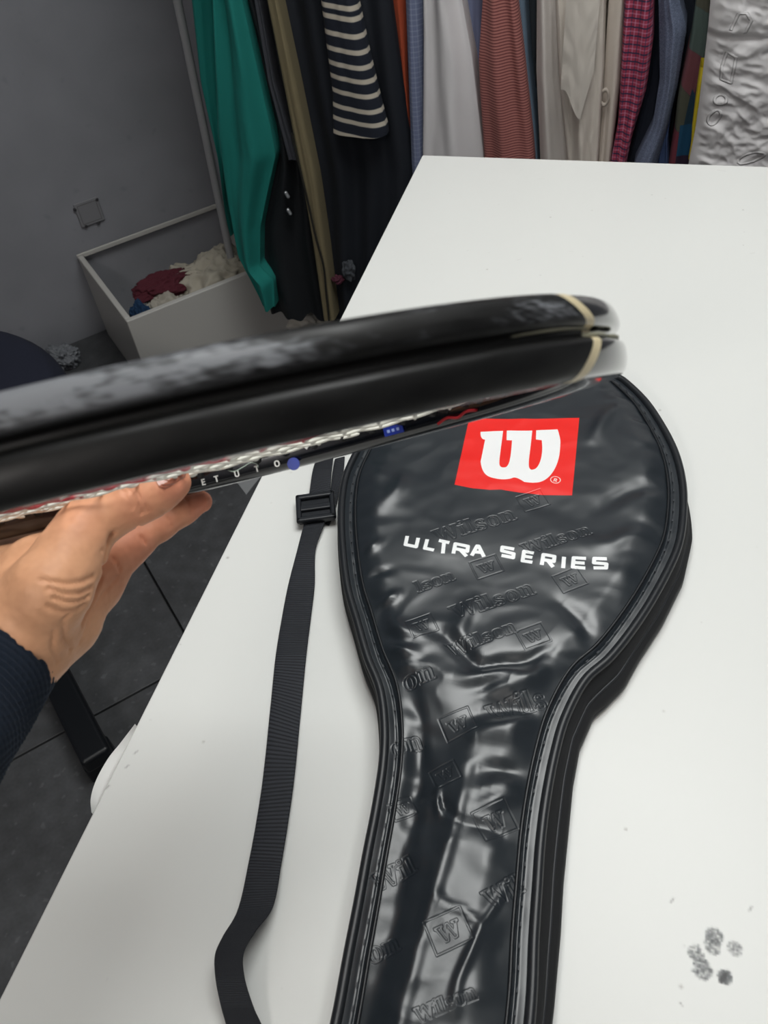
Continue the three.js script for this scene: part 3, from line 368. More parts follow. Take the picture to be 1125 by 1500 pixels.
// ---------------------------------------------------------------- person: hand and sleeve, joints in eye axes (right, down, forward) in metres
{
  const px = (x, y, d) => V3((x - 562.5) / 1250 * d, (y - 750) / 1250 * d, d);
  const root = px(40, 880, .40);
  const person = thing('person', 'person in a dark navy knit sleeve gripping the racket with one hand', 'person', eyeTo(root.x, root.y, root.z));
  person.quaternion.setFromRotationMatrix(new THREE.Matrix4().makeBasis(RIGHT, DOWN.clone().negate(), FWD.clone().negate()));
  const loc = (v) => V3(v.x - root.x, -(v.y - root.y), -(v.z - root.z));
  const J = (x, y, d, r) => ({ p: loc(px(x, y, d)), r });
  const HD = {"center":[75,850,0.4],"half":0.095,"res":190,"chains":[[[-40,1030,0.368,0.021],[12,955,0.384,0.0225],[40,905,0.392,0.025],[72,852,0.402,0.0225]],[[10,960,0.387,0.022],[95,915,0.407,0.0145],[140,852,0.422,0.012],[163,818,0.427,0.0115]],[[40,905,0.4,0.022],[110,850,0.422,0.018],[150,803,0.437,0.012]],[[20,920,0.387,0.024],[60,862,0.402,0.021],[82,806,0.44,0.015]],[[-40,905,0.39,0.022],[0,862,0.412,0.019],[45,808,0.446,0.015]],[[45,905,0.377,0.018],[74,862,0.373,0.0165],[104,812,0.382,0.0138],[127,772,0.388,0.0116]],[[127,772,0.388,0.0116],[165,750,0.391,0.0096],[203,732,0.393,0.0098],[236,715,0.395,0.0088],[257,706,0.397,0.007]],[[150,822,0.427,0.0115],[190,798,0.434,0.009],[232,768,0.442,0.0082],[268,747,0.448,0.0074],[294,735,0.452,0.006]],[[140,800,0.447,0.011],[185,775,0.462,0.0086],[232,742,0.47,0.008],[258,718,0.468,0.0072],[272,702,0.46,0.006]],[[110,790,0.457,0.011],[150,760,0.474,0.0085],[195,735,0.48,0.0078],[222,712,0.474,0.007],[236,698,0.464,0.0058]],[[80,795,0.462,0.0105],[115,765,0.478,0.0078],[150,745,0.482,0.007],[172,725,0.476,0.0064],[184,712,0.468,0.0054]]],"creases":[[[[166,783],[161,794],[158,808],[153,828],[147,848],[142,868],[134,890],[122,912]],0.0024,0.0016],[[[60,850],[80,853],[100,855],[120,852],[136,845]],0.0013,0.0011],[[[72,862],[95,870],[118,869],[134,862]],0.0015,0.0011],[[[78,876],[100,882],[118,880],[131,873]],0.0014,0.0011],[[[70,888],[92,896],[110,894],[125,886]],0.0011,0.0012],[[[150,806],[165,818],[176,836]],0.001,0.0011],[[[190,716],[195,727],[203,741],[208,752]],0.0013,0.0009],[[[197,714],[204,727],[212,741],[216,749]],0.0011,0.0009],[[[182,720],[186,729],[194,744]],0.0008,0.0009],[[[203,772],[207,786],[212,795]],0.0012,0.001],[[[240,748],[246,760],[250,770]],0.0009,0.001],[[[272,731],[277,742],[280,752]],0.0008,0.001],[[[104,952],[94,935],[92,910],[102,900]],0.001,0.0012],[[[84,970],[76,948],[80,925]],0.001,0.0012],[[[118,940],[130,905],[150,872],[172,845]],0.0007,0.0012]],"warm":[[258,708,0.39,0.014,0.75],[205,735,0.388,0.014,0.5],[296,735,0.447,0.016,0.85],[200,795,0.427,0.022,0.65],[240,765,0.437,0.016,0.6],[160,820,0.424,0.022,0.55],[120,760,0.38,0.013,0.3],[260,715,0.46,0.02,0.8]],"nail":[[227,705],[240,719],[268,691],[272,698]],"sleeve":{"from":[-5,944,0.388],"dir":[-0.14,0.57,-0.81],"r":0.0312,"len":0.32}};
  const bones = [];
  for (const ch of HD.chains) for (let i = 0; i + 1 < ch.length; i++) bones.push([J(...ch[i]), J(...ch[i + 1])]);
  
  const c0 = loc(px(...HD.center)), half = HD.half, RES = HD.res;
  const k = .0075;
  const capsule = (p, a, b) => { const ba = b.p.clone().sub(a.p), pa = p.clone().sub(a.p); const h = Math.min(1, Math.max(0, pa.dot(ba) / ba.dot(ba))); return pa.addScaledVector(ba, -h).length() - mix(a.r, b.r, h); };
  const fast = bones.map(([a, b]) => { const ba = b.p.clone().sub(a.p); return [a.p.x, a.p.y, a.p.z, ba.x, ba.y, ba.z, ba.dot(ba), a.r, b.r]; });
  const field = (x, y, z) => {
    let d = 1e3;
    for (const q of fast) { const px = x - q[0], py = y - q[1], pz = z - q[2]; let h = (px * q[3] + py * q[4] + pz * q[5]) / q[6]; h = h < 0 ? 0 : h > 1 ? 1 : h; const dx = px - q[3] * h, dy = py - q[4] * h, dz = pz - q[5] * h; const e = Math.sqrt(dx * dx + dy * dy + dz * dz) - (q[7] + (q[8] - q[7]) * h); const kk = q[7] < .0085 ? .004 : k; const m = Math.max(kk - Math.abs(d - e), 0) / kk; d = Math.min(d, e) - m * m * kk * .25; }
    return d;
  };
  const onSkin = (x, y) => { for (let d = .33; d < .5; d += .0005) { const v = loc(px(x, y, d)); if (field(v.x, v.y, v.z) < 0) return v; } return loc(px(x, y, .6)); };   // the skin as seen in that direction
  const creases = HD.creases.map(c => ({ pts: c[0].map(q => onSkin(q[0], q[1])), depth: c[1], w: c[2] }));
  const mc = new MarchingCubes(RES, std(0), false, false, 400000); mc.isolation = 0;
  for (let zz = 0; zz < RES; zz++) for (let yy = 0; yy < RES; yy++) for (let xx = 0; xx < RES; xx++) { const f = (v) => (v - RES / 2) / (RES / 2) * half; mc.field[zz * RES * RES + yy * RES + xx] = -field(c0.x + f(xx), c0.y + f(yy), c0.z + f(zz)); }
  mc.update();
  const n = mc.count, raw = new THREE.BufferGeometry(); raw.setAttribute('position', new THREE.BufferAttribute(mc.positionArray.slice(0, n * 3), 3));
  raw.scale(half, half, half); raw.translate(c0.x, c0.y, c0.z);
  const g = mergeVertices(raw, 1e-6); g.computeVertexNormals();
  const p = g.attributes.position, nr = g.attributes.normal, col = new Float32Array(p.count * 3);
  let inside = 0; for (let i = 0; i < p.count; i += 53) { const e = .001; inside += field(p.getX(i) + nr.getX(i) * e, p.getY(i) + nr.getY(i) * e, p.getZ(i) + nr.getZ(i) * e) < 0 ? 1 : -1; }
  if (inside > 0) { const ix = g.index.array; for (let i = 0; i < ix.length; i += 3) { const q = ix[i]; ix[i] = ix[i + 1]; ix[i + 1] = q; } g.computeVertexNormals(); }
  const distSeg = (v, a, b) => { const ba = b.clone().sub(a), h = Math.min(1, Math.max(0, v.clone().sub(a).dot(ba) / ba.dot(ba))); return v.distanceTo(a.clone().addScaledVector(ba, h)); };
  const warm = HD.warm.map(w => [loc(px(w[0], w[1], w[2])), w[3], w[4]]);
  const P0 = p.array.slice(), N0 = g.attributes.normal.array.slice();
  for (let i = 0; i < p.count; i++) {
    const v = V3(P0[i * 3], P0[i * 3 + 1], P0[i * 3 + 2]); let sink = 0;
    for (const c of creases) for (let j = 0; j + 1 < c.pts.length; j++) { const d = distSeg(v, c.pts[j], c.pts[j + 1]); if (d < c.w * 4) sink = Math.max(sink, c.depth * Math.exp(-((d / c.w) ** 2))); }
    sink += .00022 * N3(v.x * 260, v.y * 260, v.z * 260) + .0004 * N3(v.x * 90, v.y * 90, v.z * 90);
    p.setXYZ(i, v.x - N0[i * 3] * sink, v.y - N0[i * 3 + 1] * sink, v.z - N0[i * 3 + 2] * sink);
    let w = 0; for (const [q, r, s] of warm) w = Math.max(w, s * Math.exp(-((v.distanceTo(q) / r) ** 2)));
    const mottle = .06 * N3(v.x * 120, v.y * 120, v.z * 120) + .05 * N3(v.x * 420, v.y * 420, v.z * 420);
    col.set([mix(.73, .68, w) * (1 + mottle), mix(.38, .23, w) * (1 + mottle * 1.3), mix(.215, .145, w) * (1 + mottle * 1.4)], i * 3);
  }
  g.computeVertexNormals(); g.setAttribute('color', new THREE.BufferAttribute(col, 3));
  mesh('hand', g, new THREE.MeshPhysicalMaterial({ color: 0xffffff, vertexColors: true, roughness: .5, specularIntensity: .6 }), person);
  // thumb nail, a curved plate set on the thumb tip
  {
    const [A, B, C, D] = HD.nail, e = 1e-4;
    const skin = (u, v) => { const w = 2 * v - 1, bow = (1 - Math.sqrt(1 - .75 * w * w)); const l = mix(.10 * bow, 1 - .12 * bow, u); const x = mix(mix(A[0], B[0], v), mix(C[0], D[0], v), l), y = mix(mix(A[1], B[1], v), mix(C[1], D[1], v), l); const q = onSkin(x, y); const gq = V3(field(q.x + e, q.y, q.z) - field(q.x - e, q.y, q.z), field(q.x, q.y + e, q.z) - field(q.x, q.y - e, q.z), field(q.x, q.y, q.z + e) - field(q.x, q.y, q.z - e)).normalize(); return q.addScaledVector(gq, .0011 - .0007 * Math.abs(w)); };
    mesh('thumb_nail', grid(16, 14, skin), new THREE.MeshPhysicalMaterial({ color: 0xa8664f, roughness: .22, clearcoat: .6, clearcoatRoughness: .2, side: THREE.DoubleSide }), person);
  }
  // ribbed sleeve: cuff edge at the wrist, running to the elbow outside the frame
  {
    const S = HD.sleeve, A = loc(px(...S.from)), dir = V3(S.dir[0], -S.dir[1], -S.dir[2]).normalize();
    const q = new THREE.Quaternion().setFromUnitVectors(V3(0, 1, 0), dir);
    const ux = V3(1, 0, 0).applyQuaternion(q), uz = V3(0, 0, 1).applyQuaternion(q);
    const NU = 220, NV = 300, L = S.len;
    const rad = (s) => S.r * (1 + .25 * sm(.03, .12, s) + .35 * sm(.1, .28, s));
    const surf = (u, v) => {
      const s = v * L, a = u * Math.PI * 2; const rib = .0008 * Math.sin(s / .0031 * Math.PI * 2) ;
      const knit = .00022 * sm(.003, .02, s) * Math.cos(a * 46 + (Math.floor(s / .0031) % 2) * Math.PI), sag = .004 * N3(Math.cos(a) * 1.3, s * 22, Math.sin(a) * 1.3) * sm(.0, .05, s);
      const roll = -.0035 * (1 - sm(0, .006, s));
      const r = rad(s) + rib + knit + sag + roll; return A.clone().addScaledVector(dir, s).addScaledVector(ux, Math.cos(a) * r).addScaledVector(uz, Math.sin(a) * r);
    };
    const outer = grid(NU, NV, surf, { closeU: true, uv: (u, v) => [u * 20, v * L / .02] });
    const inner = grid(60, 12, (u, v) => { const a = u * Math.PI * 2, s = v * .05, r = rad(s) - .0035 - .0025 * sm(0, .006, s) * 0; return A.clone().addScaledVector(dir, s).addScaledVector(ux, Math.cos(a) * r).addScaledVector(uz, Math.sin(a) * r); }, { closeU: true });
    const cap = grid(40, 6, (u, v) => { const a = u * Math.PI * 2, r = rad(L) * (1 - v); return A.clone().addScaledVector(dir, L + .03 * Math.sin(v * 1.57)).addScaledVector(ux, Math.cos(a) * r).addScaledVector(uz, Math.sin(a) * r); }, { closeU: true });
    mesh('sleeve', merge([outer, inner, cap]), new THREE.MeshPhysicalMaterial({ color: 0x0d1a2a, roughness: .95, sheen: .5, sheenColor: new THREE.Color(0x35506b), sheenRoughness: .6, side: THREE.DoubleSide }), person);
  }
}

// ---------------------------------------------------------------- clothes on the rack
{
  const rackTop = 1.62, zR = -1.72;
  const post = [[-0.9381,0.7974,-1.72],[-0.9644,0.2803,-1.72]];
  const rack = thing('clothes_rack', 'pale metal clothes rack, its slim post added in place of the pale wall corner', 'clothes rack', V3(-.2, 0, zR));
  const metal = std(0x9a9a9c, .45);
  const p0 = V3(post[1][0] + .2 - .008, .03, 0), pT = V3(post[0][0] + .2 + .03, rackTop, 0);
  mesh('post', rod(p0, pT, .009), metal, rack); mesh('foot', box(.03, .03, .36, p0.x, .015, 0, .006), metal, rack);  // added post, standing in for the pale edge of the wall corner
  const p1 = V3(1.12, .03, 0); mesh('post', rod(p1, V3(1.12, rackTop, 0), .009), metal, rack); mesh('foot', box(.03, .03, .36, 1.12, .015, 0, .006), metal, rack);
  mesh('rail', rod(V3(pT.x - .02, rackTop, 0), V3(1.14, rackTop, 0), .0125), metal, rack);
  const G = {"teal":[-1.5,[[0.8637,-0.7584],[0.6261,-0.8104],[0.4841,-0.8236],[0.3568,-0.8306],[0.2338,-0.7955]],[[0.8632,-0.7049],[0.6293,-0.6956],[0.5867,-0.6956],[0.5034,-0.7314],[0.4259,-0.7629],[0.3351,-0.7822],[0.3029,-0.7566],[0.2364,-0.7666]]],"tealfold":[-1.58,[[0.8398,-0.8425],[0.6961,-0.8627],[0.5461,-0.8599],[0.4071,-0.8722],[0.3658,-0.8723]],[[0.8393,-0.7962],[0.6171,-0.8419],[0.4395,-0.8676],[0.366,-0.869]]],"black":[-1.53,[[0.854,-0.7164],[0.6288,-0.7068],[0.5607,-0.7132],[0.4717,-0.7523],[0.3916,-0.7848],[0.2891,-0.8002],[0.1947,-0.7961]],[[0.8535,-0.6678],[0.681,-0.6618],[0.4766,-0.6547],[0.1923,-0.6617]]],"grey":[-1.51,[[0.8598,-0.6817],[0.7253,-0.6839],[0.5855,-0.6724]],[[0.8597,-0.6716],[0.7255,-0.6705],[0.5794,-0.6508]]],"khaki":[-1.49,[[0.8657,-0.6516],[0.6977,-0.6472],[0.5482,-0.6436],[0.4234,-0.6426],[0.2216,-0.646]],[[0.8655,-0.6318],[0.7338,-0.6234],[0.5494,-0.6137],[0.3938,-0.6157],[0.2241,-0.6199]]],"navy":[-1.52,[[0.8564,-0.6458],[0.722,-0.636],[0.5339,-0.626],[0.3752,-0.628],[0.202,-0.6324]],[[0.8545,-0.4443],[0.701,-0.4326],[0.564,-0.4255],[0.4187,-0.4396],[0.1992,-0.4706]]],"stripe":[-1.48,[[0.8679,-0.554],[0.7835,-0.5546],[0.7153,-0.5545],[0.6419,-0.5637]],[[0.8673,-0.4927],[0.7839,-0.4821],[0.7049,-0.4694],[0.6546,-0.4603]]],"orange":[-1.54,[[0.8484,-0.4538],[0.7282,-0.4419],[0.5795,-0.4334]],[[0.8481,-0.4218],[0.7283,-0.428],[0.5796,-0.4293]]],"bluecheck":[-1.52,[[0.8542,-0.4186],[0.7245,-0.4221],[0.5693,-0.4265]],[[0.8539,-0.3885],[0.7807,-0.3928],[0.5701,-0.4051]]],"white":[-1.5,[[0.8601,-0.3845],[0.7985,-0.387],[0.5995,-0.3999]],[[0.8594,-0.3203],[0.7667,-0.3039],[0.6034,-0.285]]],"lavender":[-1.55,[[0.8441,-0.3333],[0.7703,-0.3197],[0.6791,-0.3064],[0.5726,-0.3036]],[[0.8437,-0.2944],[0.7812,-0.2971],[0.691,-0.3026],[0.5729,-0.2945]]],"salmon":[-1.49,[[0.8622,-0.2841],[0.7704,-0.2915],[0.7154,-0.2897],[0.6019,-0.2819]],[[0.8617,-0.2299],[0.7709,-0.2154],[0.6476,-0.1974],[0.605,-0.1922]]],"bluestrip":[-1.52,[[0.8524,-0.2345],[0.7598,-0.2197],[0.634,-0.2014],[0.5907,-0.1961]],[[0.8523,-0.2203],[0.7599,-0.2106],[0.6583,-0.1951],[0.591,-0.1875]]],"slate":[-1.56,[[0.84,-0.2272],[0.7451,-0.2173],[0.5716,-0.1975]],[[0.8398,-0.2061],[0.7452,-0.2045],[0.5718,-0.1924]]],"offwhite":[-1.5,[[0.8583,-0.1992],[0.7459,-0.1957],[0.5944,-0.1823]],[[0.858,-0.1684],[0.7463,-0.1575],[0.5962,-0.1317]]],"cream":[-1.47,[[0.8672,-0.1671],[0.7577,-0.1554],[0.6106,-0.1314]],[[0.8665,-0.0934],[0.7584,-0.0851],[0.6125,-0.0803]]],"cream2":[-1.5,[[0.8572,-0.0881],[0.7784,-0.0855],[0.5981,-0.0796]],[[0.857,-0.0635],[0.7366,-0.0574],[0.5989,-0.0586]]],"plaid":[-1.48,[[0.8632,-0.0637],[0.7653,-0.0579],[0.6789,-0.0528],[0.6024,-0.0583]],[[0.8628,-0.0218],[0.7958,-0.0137],[0.729,-0.0142],[0.6568,-0.0269],[0.6034,-0.0319]]],"dark":[-1.55,[[0.8412,-0.029],[0.7394,-0.0155],[0.6375,-0.025],[0.5694,-0.0347]],[[0.841,-0.0104],[0.7069,0.0065],[0.5707,0.001]]],"heather":[-1.5,[[0.8565,-0.0141],[0.7373,0.0048],[0.6602,0.0036],[0.5942,-0.0185]],[[0.8562,0.0158],[0.8134,0.0346],[0.7271,0.0339],[0.6493,0.0273],[0.5956,0.0203]]],"dark2":[-1.56,[[0.8377,0.0154],[0.7779,0.0364],[0.6694,0.0271],[0.5668,0.0247]],[[0.8374,0.0451],[0.7881,0.0473],[0.681,0.0365],[0.5675,0.0423]]],"denim":[-1.51,[[0.6447,0.0208],[0.5909,0.0216]],[[0.6391,0.0316],[0.5916,0.041]]],"patch":[-1.49,[[0.8591,0.0412],[0.8023,0.0428],[0.7623,0.0402],[0.7097,0.037],[0.6655,0.0395],[0.6012,0.0393]],[[0.8588,0.0625],[0.7876,0.0695],[0.7315,0.0691],[0.6663,0.0719],[0.5989,0.0744]]],"whitebag":[-1.42,[[0.8805,0.0587],[0.8173,0.0644],[0.7592,0.0669],[0.6971,0.0705],[0.6304,0.0692]],[[0.8784,0.2786],[0.6412,0.3512]]],"yellow":[-1.455,[[0.7087,0.0656],[0.6816,0.066],[0.6538,0.0685]],[[0.7088,0.0739],[0.6708,0.0773],[0.6312,0.0787]]]};
  const hookMat = std(0x8d8f92, .35, { metalness: .8 });
  // a hanging garment: closed section swept down its length; left and right edges as tables of [height, x]
  function garment(name, key, label, category, mat, o = {}) {
    const [zf, l, r, yb] = G[key], top = o.top ?? 1.42, bot = o.bottom ?? Math.min(l[l.length - 1][0], r[r.length - 1][0]);
    const dp = o.depth ?? .36, zb = zf - dp, seed = o.seed ?? name.length + key.length * 3.1, fa = o.fold ?? .006, fk = o.folds ?? 2.2;
    const xc = (l[0][1] + r[0][1]) / 2, t = thing(name, label, category, V3(xc, rackTop, (zf + zb) / 2), 'clothes hanging on the rack'), ox = t.position.x, oy = t.position.y, oz = t.position.z;
    if (o.alone) delete t.userData.group;
    const NF = 46, NB = 14, NSd = 8, NV = 110, tot = NF + NB + 2 * NSd;
    const fn = (u, v) => {
      const yk = mix(top + .1, bot, v), y = yk, sh = sm(top - .03, top + .1, yk);
      let xl = interp(l, y), xr = interp(r, y); const mid = (xl + xr) / 2;
      xl = mix(xl, xc - .008, sh); xr = mix(xr, xc + .008, sh); const zF = mix(zf, oz + .02, sh), zB = mix(zb, oz - .02, sh), w = xr - xl;
      const k = Math.round(u * tot); let x, z; const rnd = Math.min(.014, w * .35);
      const ripple = (s) => fa * (1 - sh) * (Math.sin((s * fk + seed + .35 * N3(y * 3, seed, 1)) * Math.PI * 2) + .5 * N3(s * 5 + seed, y * 5, 2) + (o.wrinkle ?? 0) * N3(s * 9, y * 22, seed));
      if (k <= NF) { const s = k / NF; x = mix(xl, xr, s); z = zF - rnd * Math.pow(Math.abs(2 * s - 1), 5) + ripple(s) * (1 - Math.pow(Math.abs(2 * s - 1), 6)); }
      else if (k <= NF + NSd) { const s = (k - NF) / NSd; x = xr + .15 * w * Math.sin(s * Math.PI) * 0; z = mix(zF - rnd, zB, s); }
      else if (k <= NF + NSd + NB) { const s = (k - NF - NSd) / NB; x = mix(xr, xl, s); z = zB; }
      else { const s = (k - NF - NSd - NB) / NSd; x = xl; z = mix(zB, zF - rnd, s); }
      const hem = o.hem ? o.hem * N3(x * 40, 1, seed) * sm(.9, 1, v) : 0;
      return V3(x - ox, y + hem - oy, z - oz);
    };
    const per = (v) => [v.x, v.y];
    const body = grid(tot, NV, fn, { closeU: true, uv: (u, v, q) => { const k = Math.round(u * tot); return k <= NF ? [(q.x + ox) * 10, (q.y + oy) * 10] : [(q.z + oz) * 10, (q.y + oy) * 10]; } });
    const lo = grid(tot, 1, (u, v) => { const q = fn(u, 1); return v < .5 ? q : V3(mix(q.x, (interp(l, bot) + interp(r, bot)) / 2 - ox, .98), q.y + .004, q.z * .2); }, { closeU: true, uv: (u, v, q) => [(q.x + ox) * 10, (q.y + oy) * 10] });
    mesh(o.part ?? 'cloth_body', merge([body, lo]), mat, t);
    mesh('hanger_hook', tube([V3(0, top + .09 - oy, 0), V3(0, -.03, 0), V3(0, .004, -.014), V3(0, .0155, 0), V3(0, .004, .015)], .0016, 24, 6), hookMat, t);
    return { t, fn, l, r, zf, ox, oy, oz };
  }
  const weave = (col, rough = .85, more = {}) => std(col, rough, { bumpMap: rep(clothBump, 6, 6), bumpScale: .0005, ...more });
  const patt = (w, h, draw, sx = 1, sy = 1) => { const t = canvas(w, h, draw); t.repeat.set(sx, sy); return std(0xffffff, .85, { map: t, bumpMap: rep(clothBump, 6, 6), bumpScale: .0004 }); };
  garment('teal_garment', 'tealfold', 'thin teal sleeve hanging beside the rack post at far left', 'garment', weave(0x0b7870), { depth: .2, folds: 1, fold: .004 });
  garment('teal_garment', 'teal', 'long bright teal garment hanging leftmost on the rack', 'garment', weave(0x0b7870), { depth: .34, folds: 1.3, fold: .012 });
  const bj = garment('black_jacket', 'black', 'black jacket with zip pulls hanging between the teal garment and the khaki trousers', 'jacket', weave(0x0a1016, .7), { depth: .34, folds: 1.6, fold: .01, hem: .02 });
  { const zp = std(0xc8ccd0, .3, { metalness: .7 }); for (const [x, y] of [[-.688, .505], [-.690, .468]]) { const m = mesh('zip_pull', new THREE.CapsuleGeometry(.0035, .009, 4, 10), zp, bj.t); m.position.set(x - bj.ox, y - bj.oy, bj.zf + .016 - bj.oz); m.rotation.z = .4; } }
  garment('grey_scarf', 'grey', 'narrow dark grey strip added as the sheen on the black jacket', 'sheen_strip', weave(0x3b3d44), { depth: .03, folds: 1, fold: .002 });  // lighter strip of cloth put in for the sheen on the black jacket
  const kh = garment('khaki_trousers', 'khaki', 'folded khaki trousers hanging as a narrow strip right of the black jacket', 'trousers', weave(0x776d52), { depth: .34, folds: .5, fold: .003 });
  mesh('crease', tube([...([[-0.6427,0.6443],[-0.6375,0.572],[-0.6321,0.5021],[-0.6279,0.4277],[-0.621,0.365],[-0.6248,0.2981],[-0.6288,0.2274]]).map(q => V3(q[0], q[1], kh.zf + .006))].map(v => V3(v.x - kh.ox, v.y - kh.oy, v.z - kh.oz)), .0022, 30, 6), std(0x17150f, .9), kh.t);
  const nc = garment('navy_coat', 'navy', 'long dark navy coat hanging behind the striped sleeve', 'coat', weave(0x0a111c, .75), { depth: .36, folds: 3.1, fold: .009 });
  { const lump = (rx, ry, rz, seed) => { const g = new THREE.IcosahedronGeometry(1, 12), p = g.attributes.position; for (let i = 0; i < p.count; i++) { const v = V3(p.getX(i), p.getY(i), p.getZ(i)), n = 1 + .5 * N3(v.x * 2 + seed, v.y * 2, v.z * 2); p.setXYZ(i, v.x * rx * n, v.y * ry * n, v.z * rz * n); } g.computeVertexNormals(); return g; };
    for (const [q, rx, ry, seed, col] of [[[-0.5751,0.3438,-1.508], .014, .022, 3, 0x3c4046], [[-0.6036,0.3188,-1.51], .013, .008, 7, 0x451528]]) { const m = mesh('pocket_cloth', lump(rx, ry, .010, seed), weave(col), nc.t); m.position.set(q[0] - nc.ox, q[1] - nc.oy, q[2] - nc.oz); m.userData.label = col === 0x451528 ? 'dark pink cloth tip' : 'grey cloth tip'; } }
  const stripes = patt(64, 1024, (c) => { c.fillStyle = '#101725'; c.fillRect(0, 0, 64, 1024); const ys = [0.8593,0.8434,0.8172,0.7924,0.7683,0.7459,0.7215,0.6951,0.672,0.6457]; c.fillStyle = '#b9b1a2'; for (const y of ys) c.fillRect(0, 1024 - y * 1024, 64, 8.5); });
  stripes.map.wrapS = stripes.map.wrapT = THREE.ClampToEdgeWrapping;
  { const s = garment('striped_sweater', 'stripe', 'navy knit sleeve with cream stripes hanging in front of the navy coat', 'sweater', stripes, { depth: .03, folds: .6, fold: .004 });
    const gm = s.t.children[0].geometry, p = gm.attributes.position, uv = gm.attributes.uv; for (let i = 0; i < p.count; i++) uv.setXY(i, .5, (p.getY(i) + s.oy + .10 * (p.getX(i) + s.ox + .51)) ); }
  garment('orange_shirt', 'orange', 'narrow edge of an orange shirt right of the navy coat', 'shirt', weave(0xa8482a), { folds: 1, fold: .004 });
  garment('blue_shirt', 'bluecheck', 'slate blue finely checked shirt between the orange and the white shirt', 'shirt', patt(64, 64, (c) => { c.fillStyle = '#6a7390'; c.fillRect(0, 0, 64, 64); c.fillStyle = 'rgba(205,210,225,.16)'; for (let i = 0; i < 64; i += 16) { c.fillRect(i, 0, 4, 64); c.fillRect(0, i, 64, 4); } }, 3, 3), { folds: .8, fold: .003, bottom: .4 });
  garment('white_shirt', 'white', 'smooth white shirt hanging between the slate blue and the salmon striped shirt', 'shirt', weave(0xd6d4d6), { folds: 1.4, fold: .012, bottom: .4 });
  garment('lavender_shirt', 'lavender', 'lavender blue shirt edge just left of the salmon striped shirt', 'shirt', weave(0x747d9c), { folds: 1, fold: .003, bottom: .4 });
  garment('salmon_shirt', 'salmon', 'salmon shirt with fine dark horizontal stripes', 'shirt', patt(64, 256, (c) => { c.fillStyle = '#ab7068'; c.fillRect(0, 0, 64, 256); c.fillStyle = '#6f393b'; for (let i = 0; i < 256; i += 21.33) c.fillRect(0, i, 64, 9); }, 1, 1.8), { folds: 1.7, fold: .006, bottom: .4 });
  garment('blue_shirt', 'bluestrip', 'thin grey-blue shirt edge just right of the salmon striped shirt', 'shirt', weave(0x5d7183), { folds: .6, fold: .002, bottom: .4 });
  garment('slate_jacket', 'slate', 'dark slate jacket edge between the grey-blue and the off-white shirt', 'jacket', weave(0x2a3238), { folds: .6, fold: .002, bottom: .4 });
  garment('cream_shirt', 'offwhite', 'smooth off-white shirt left of the pocketed cream one', 'shirt', weave(0xcdc7c2), { folds: 1.2, fold: .007, bottom: .4 });
  const cr = garment('cream_shirt', 'cream', 'cream cotton shirt with a pocket flap and soft creases', 'shirt', weave(0xcfc7bd), { folds: 1.5, fold: .008, wrinkle: .5, bottom: .4 });
  { const fl = grid(20, 26, (u, v) => { const x = mix(-.148, -.098, u), k = Math.abs(u - .62) * .5; const yb = mix(.74, .695, sm(.1, .7, u)) + (u > .7 ? (u - .7) * .25 : 0); const y = mix(.90, yb, v); return V3(x - cr.ox, y - cr.oy, cr.zf + .0125 - cr.oz + .006 * Math.sin(u * Math.PI) + .002 * N3(u * 4, v * 6, 1)); }); mesh('pocket_flap', fl, weave(0xd1cac1), cr.t); }
  const c2 = garment('cream_shirt', 'cream2', 'narrow cream shirt edge with a button loop, left of the crimson plaid shirt', 'shirt', weave(0xcbc1b7), { folds: .7, fold: .004, bottom: .4 });
  mesh('button_loop', new THREE.TorusGeometry(.008, .0022, 8, 20).scale(.8, 1.5, 1).translate(-.079 - c2.ox, .715 - c2.oy, c2.zf + .008 - c2.oz), weave(0xb4aaa0), c2.t);
  garment('plaid_shirt', 'plaid', 'crimson plaid shirt with fine navy and white lines', 'shirt', patt(256, 256, (c) => { c.fillStyle = '#97304a'; c.fillRect(0, 0, 256, 256); for (let i = 0; i < 256; i += 51.2) { c.fillStyle = 'rgba(28,34,66,.85)'; c.fillRect(0, i, 256, 9); c.fillStyle = 'rgba(34,36,70,.55)'; c.fillRect(i, 0, 7, 256); c.fillStyle = 'rgba(205,165,190,.42)'; c.fillRect(i + 24, 0, 8, 256); c.fillRect(0, i + 26, 256, 8); } }, 1.6, 1.6), { folds: .9, fold: .006, bottom: .4 });
  garment('dark_garment', 'dark', 'dark blue garment edge between the crimson plaid and the grey-blue sweater', 'garment', weave(0x1a2130), { folds: .8, fold: .003, bottom: .4 });
  garment('heather_sweater', 'heather', 'grey-blue heather sweater sleeve hanging right of the crimson plaid shirt', 'sweater', patt(128, 128, (c) => { const r = rng(3); c.fillStyle = '#667088'; c.fillRect(0, 0, 128, 128); for (let i = 0; i < 2600; i++) { const v = r(); c.fillStyle = v > .5 ? 'rgba(150,158,178,.35)' : 'rgba(50,58,78,.35)'; c.fillRect(r() * 128, r() * 128, 2, 2); } }, 2, 2), { folds: .8, fold: .008, bottom: .4 });
  garment('dark_garment', 'dark2', 'near-black navy garment edge between the grey-blue sweater and the colour-patched shirt', 'garment', weave(0x111926), { folds: .8, fold: .003, bottom: .4 });
  garment('denim_garment', 'denim', 'small corner of blue denim low between the grey-blue sweater and the colour-patched shirt', 'garment', weave(0x34466c), { folds: .8, fold: .003, bottom: .4, top: .66, alone: true });
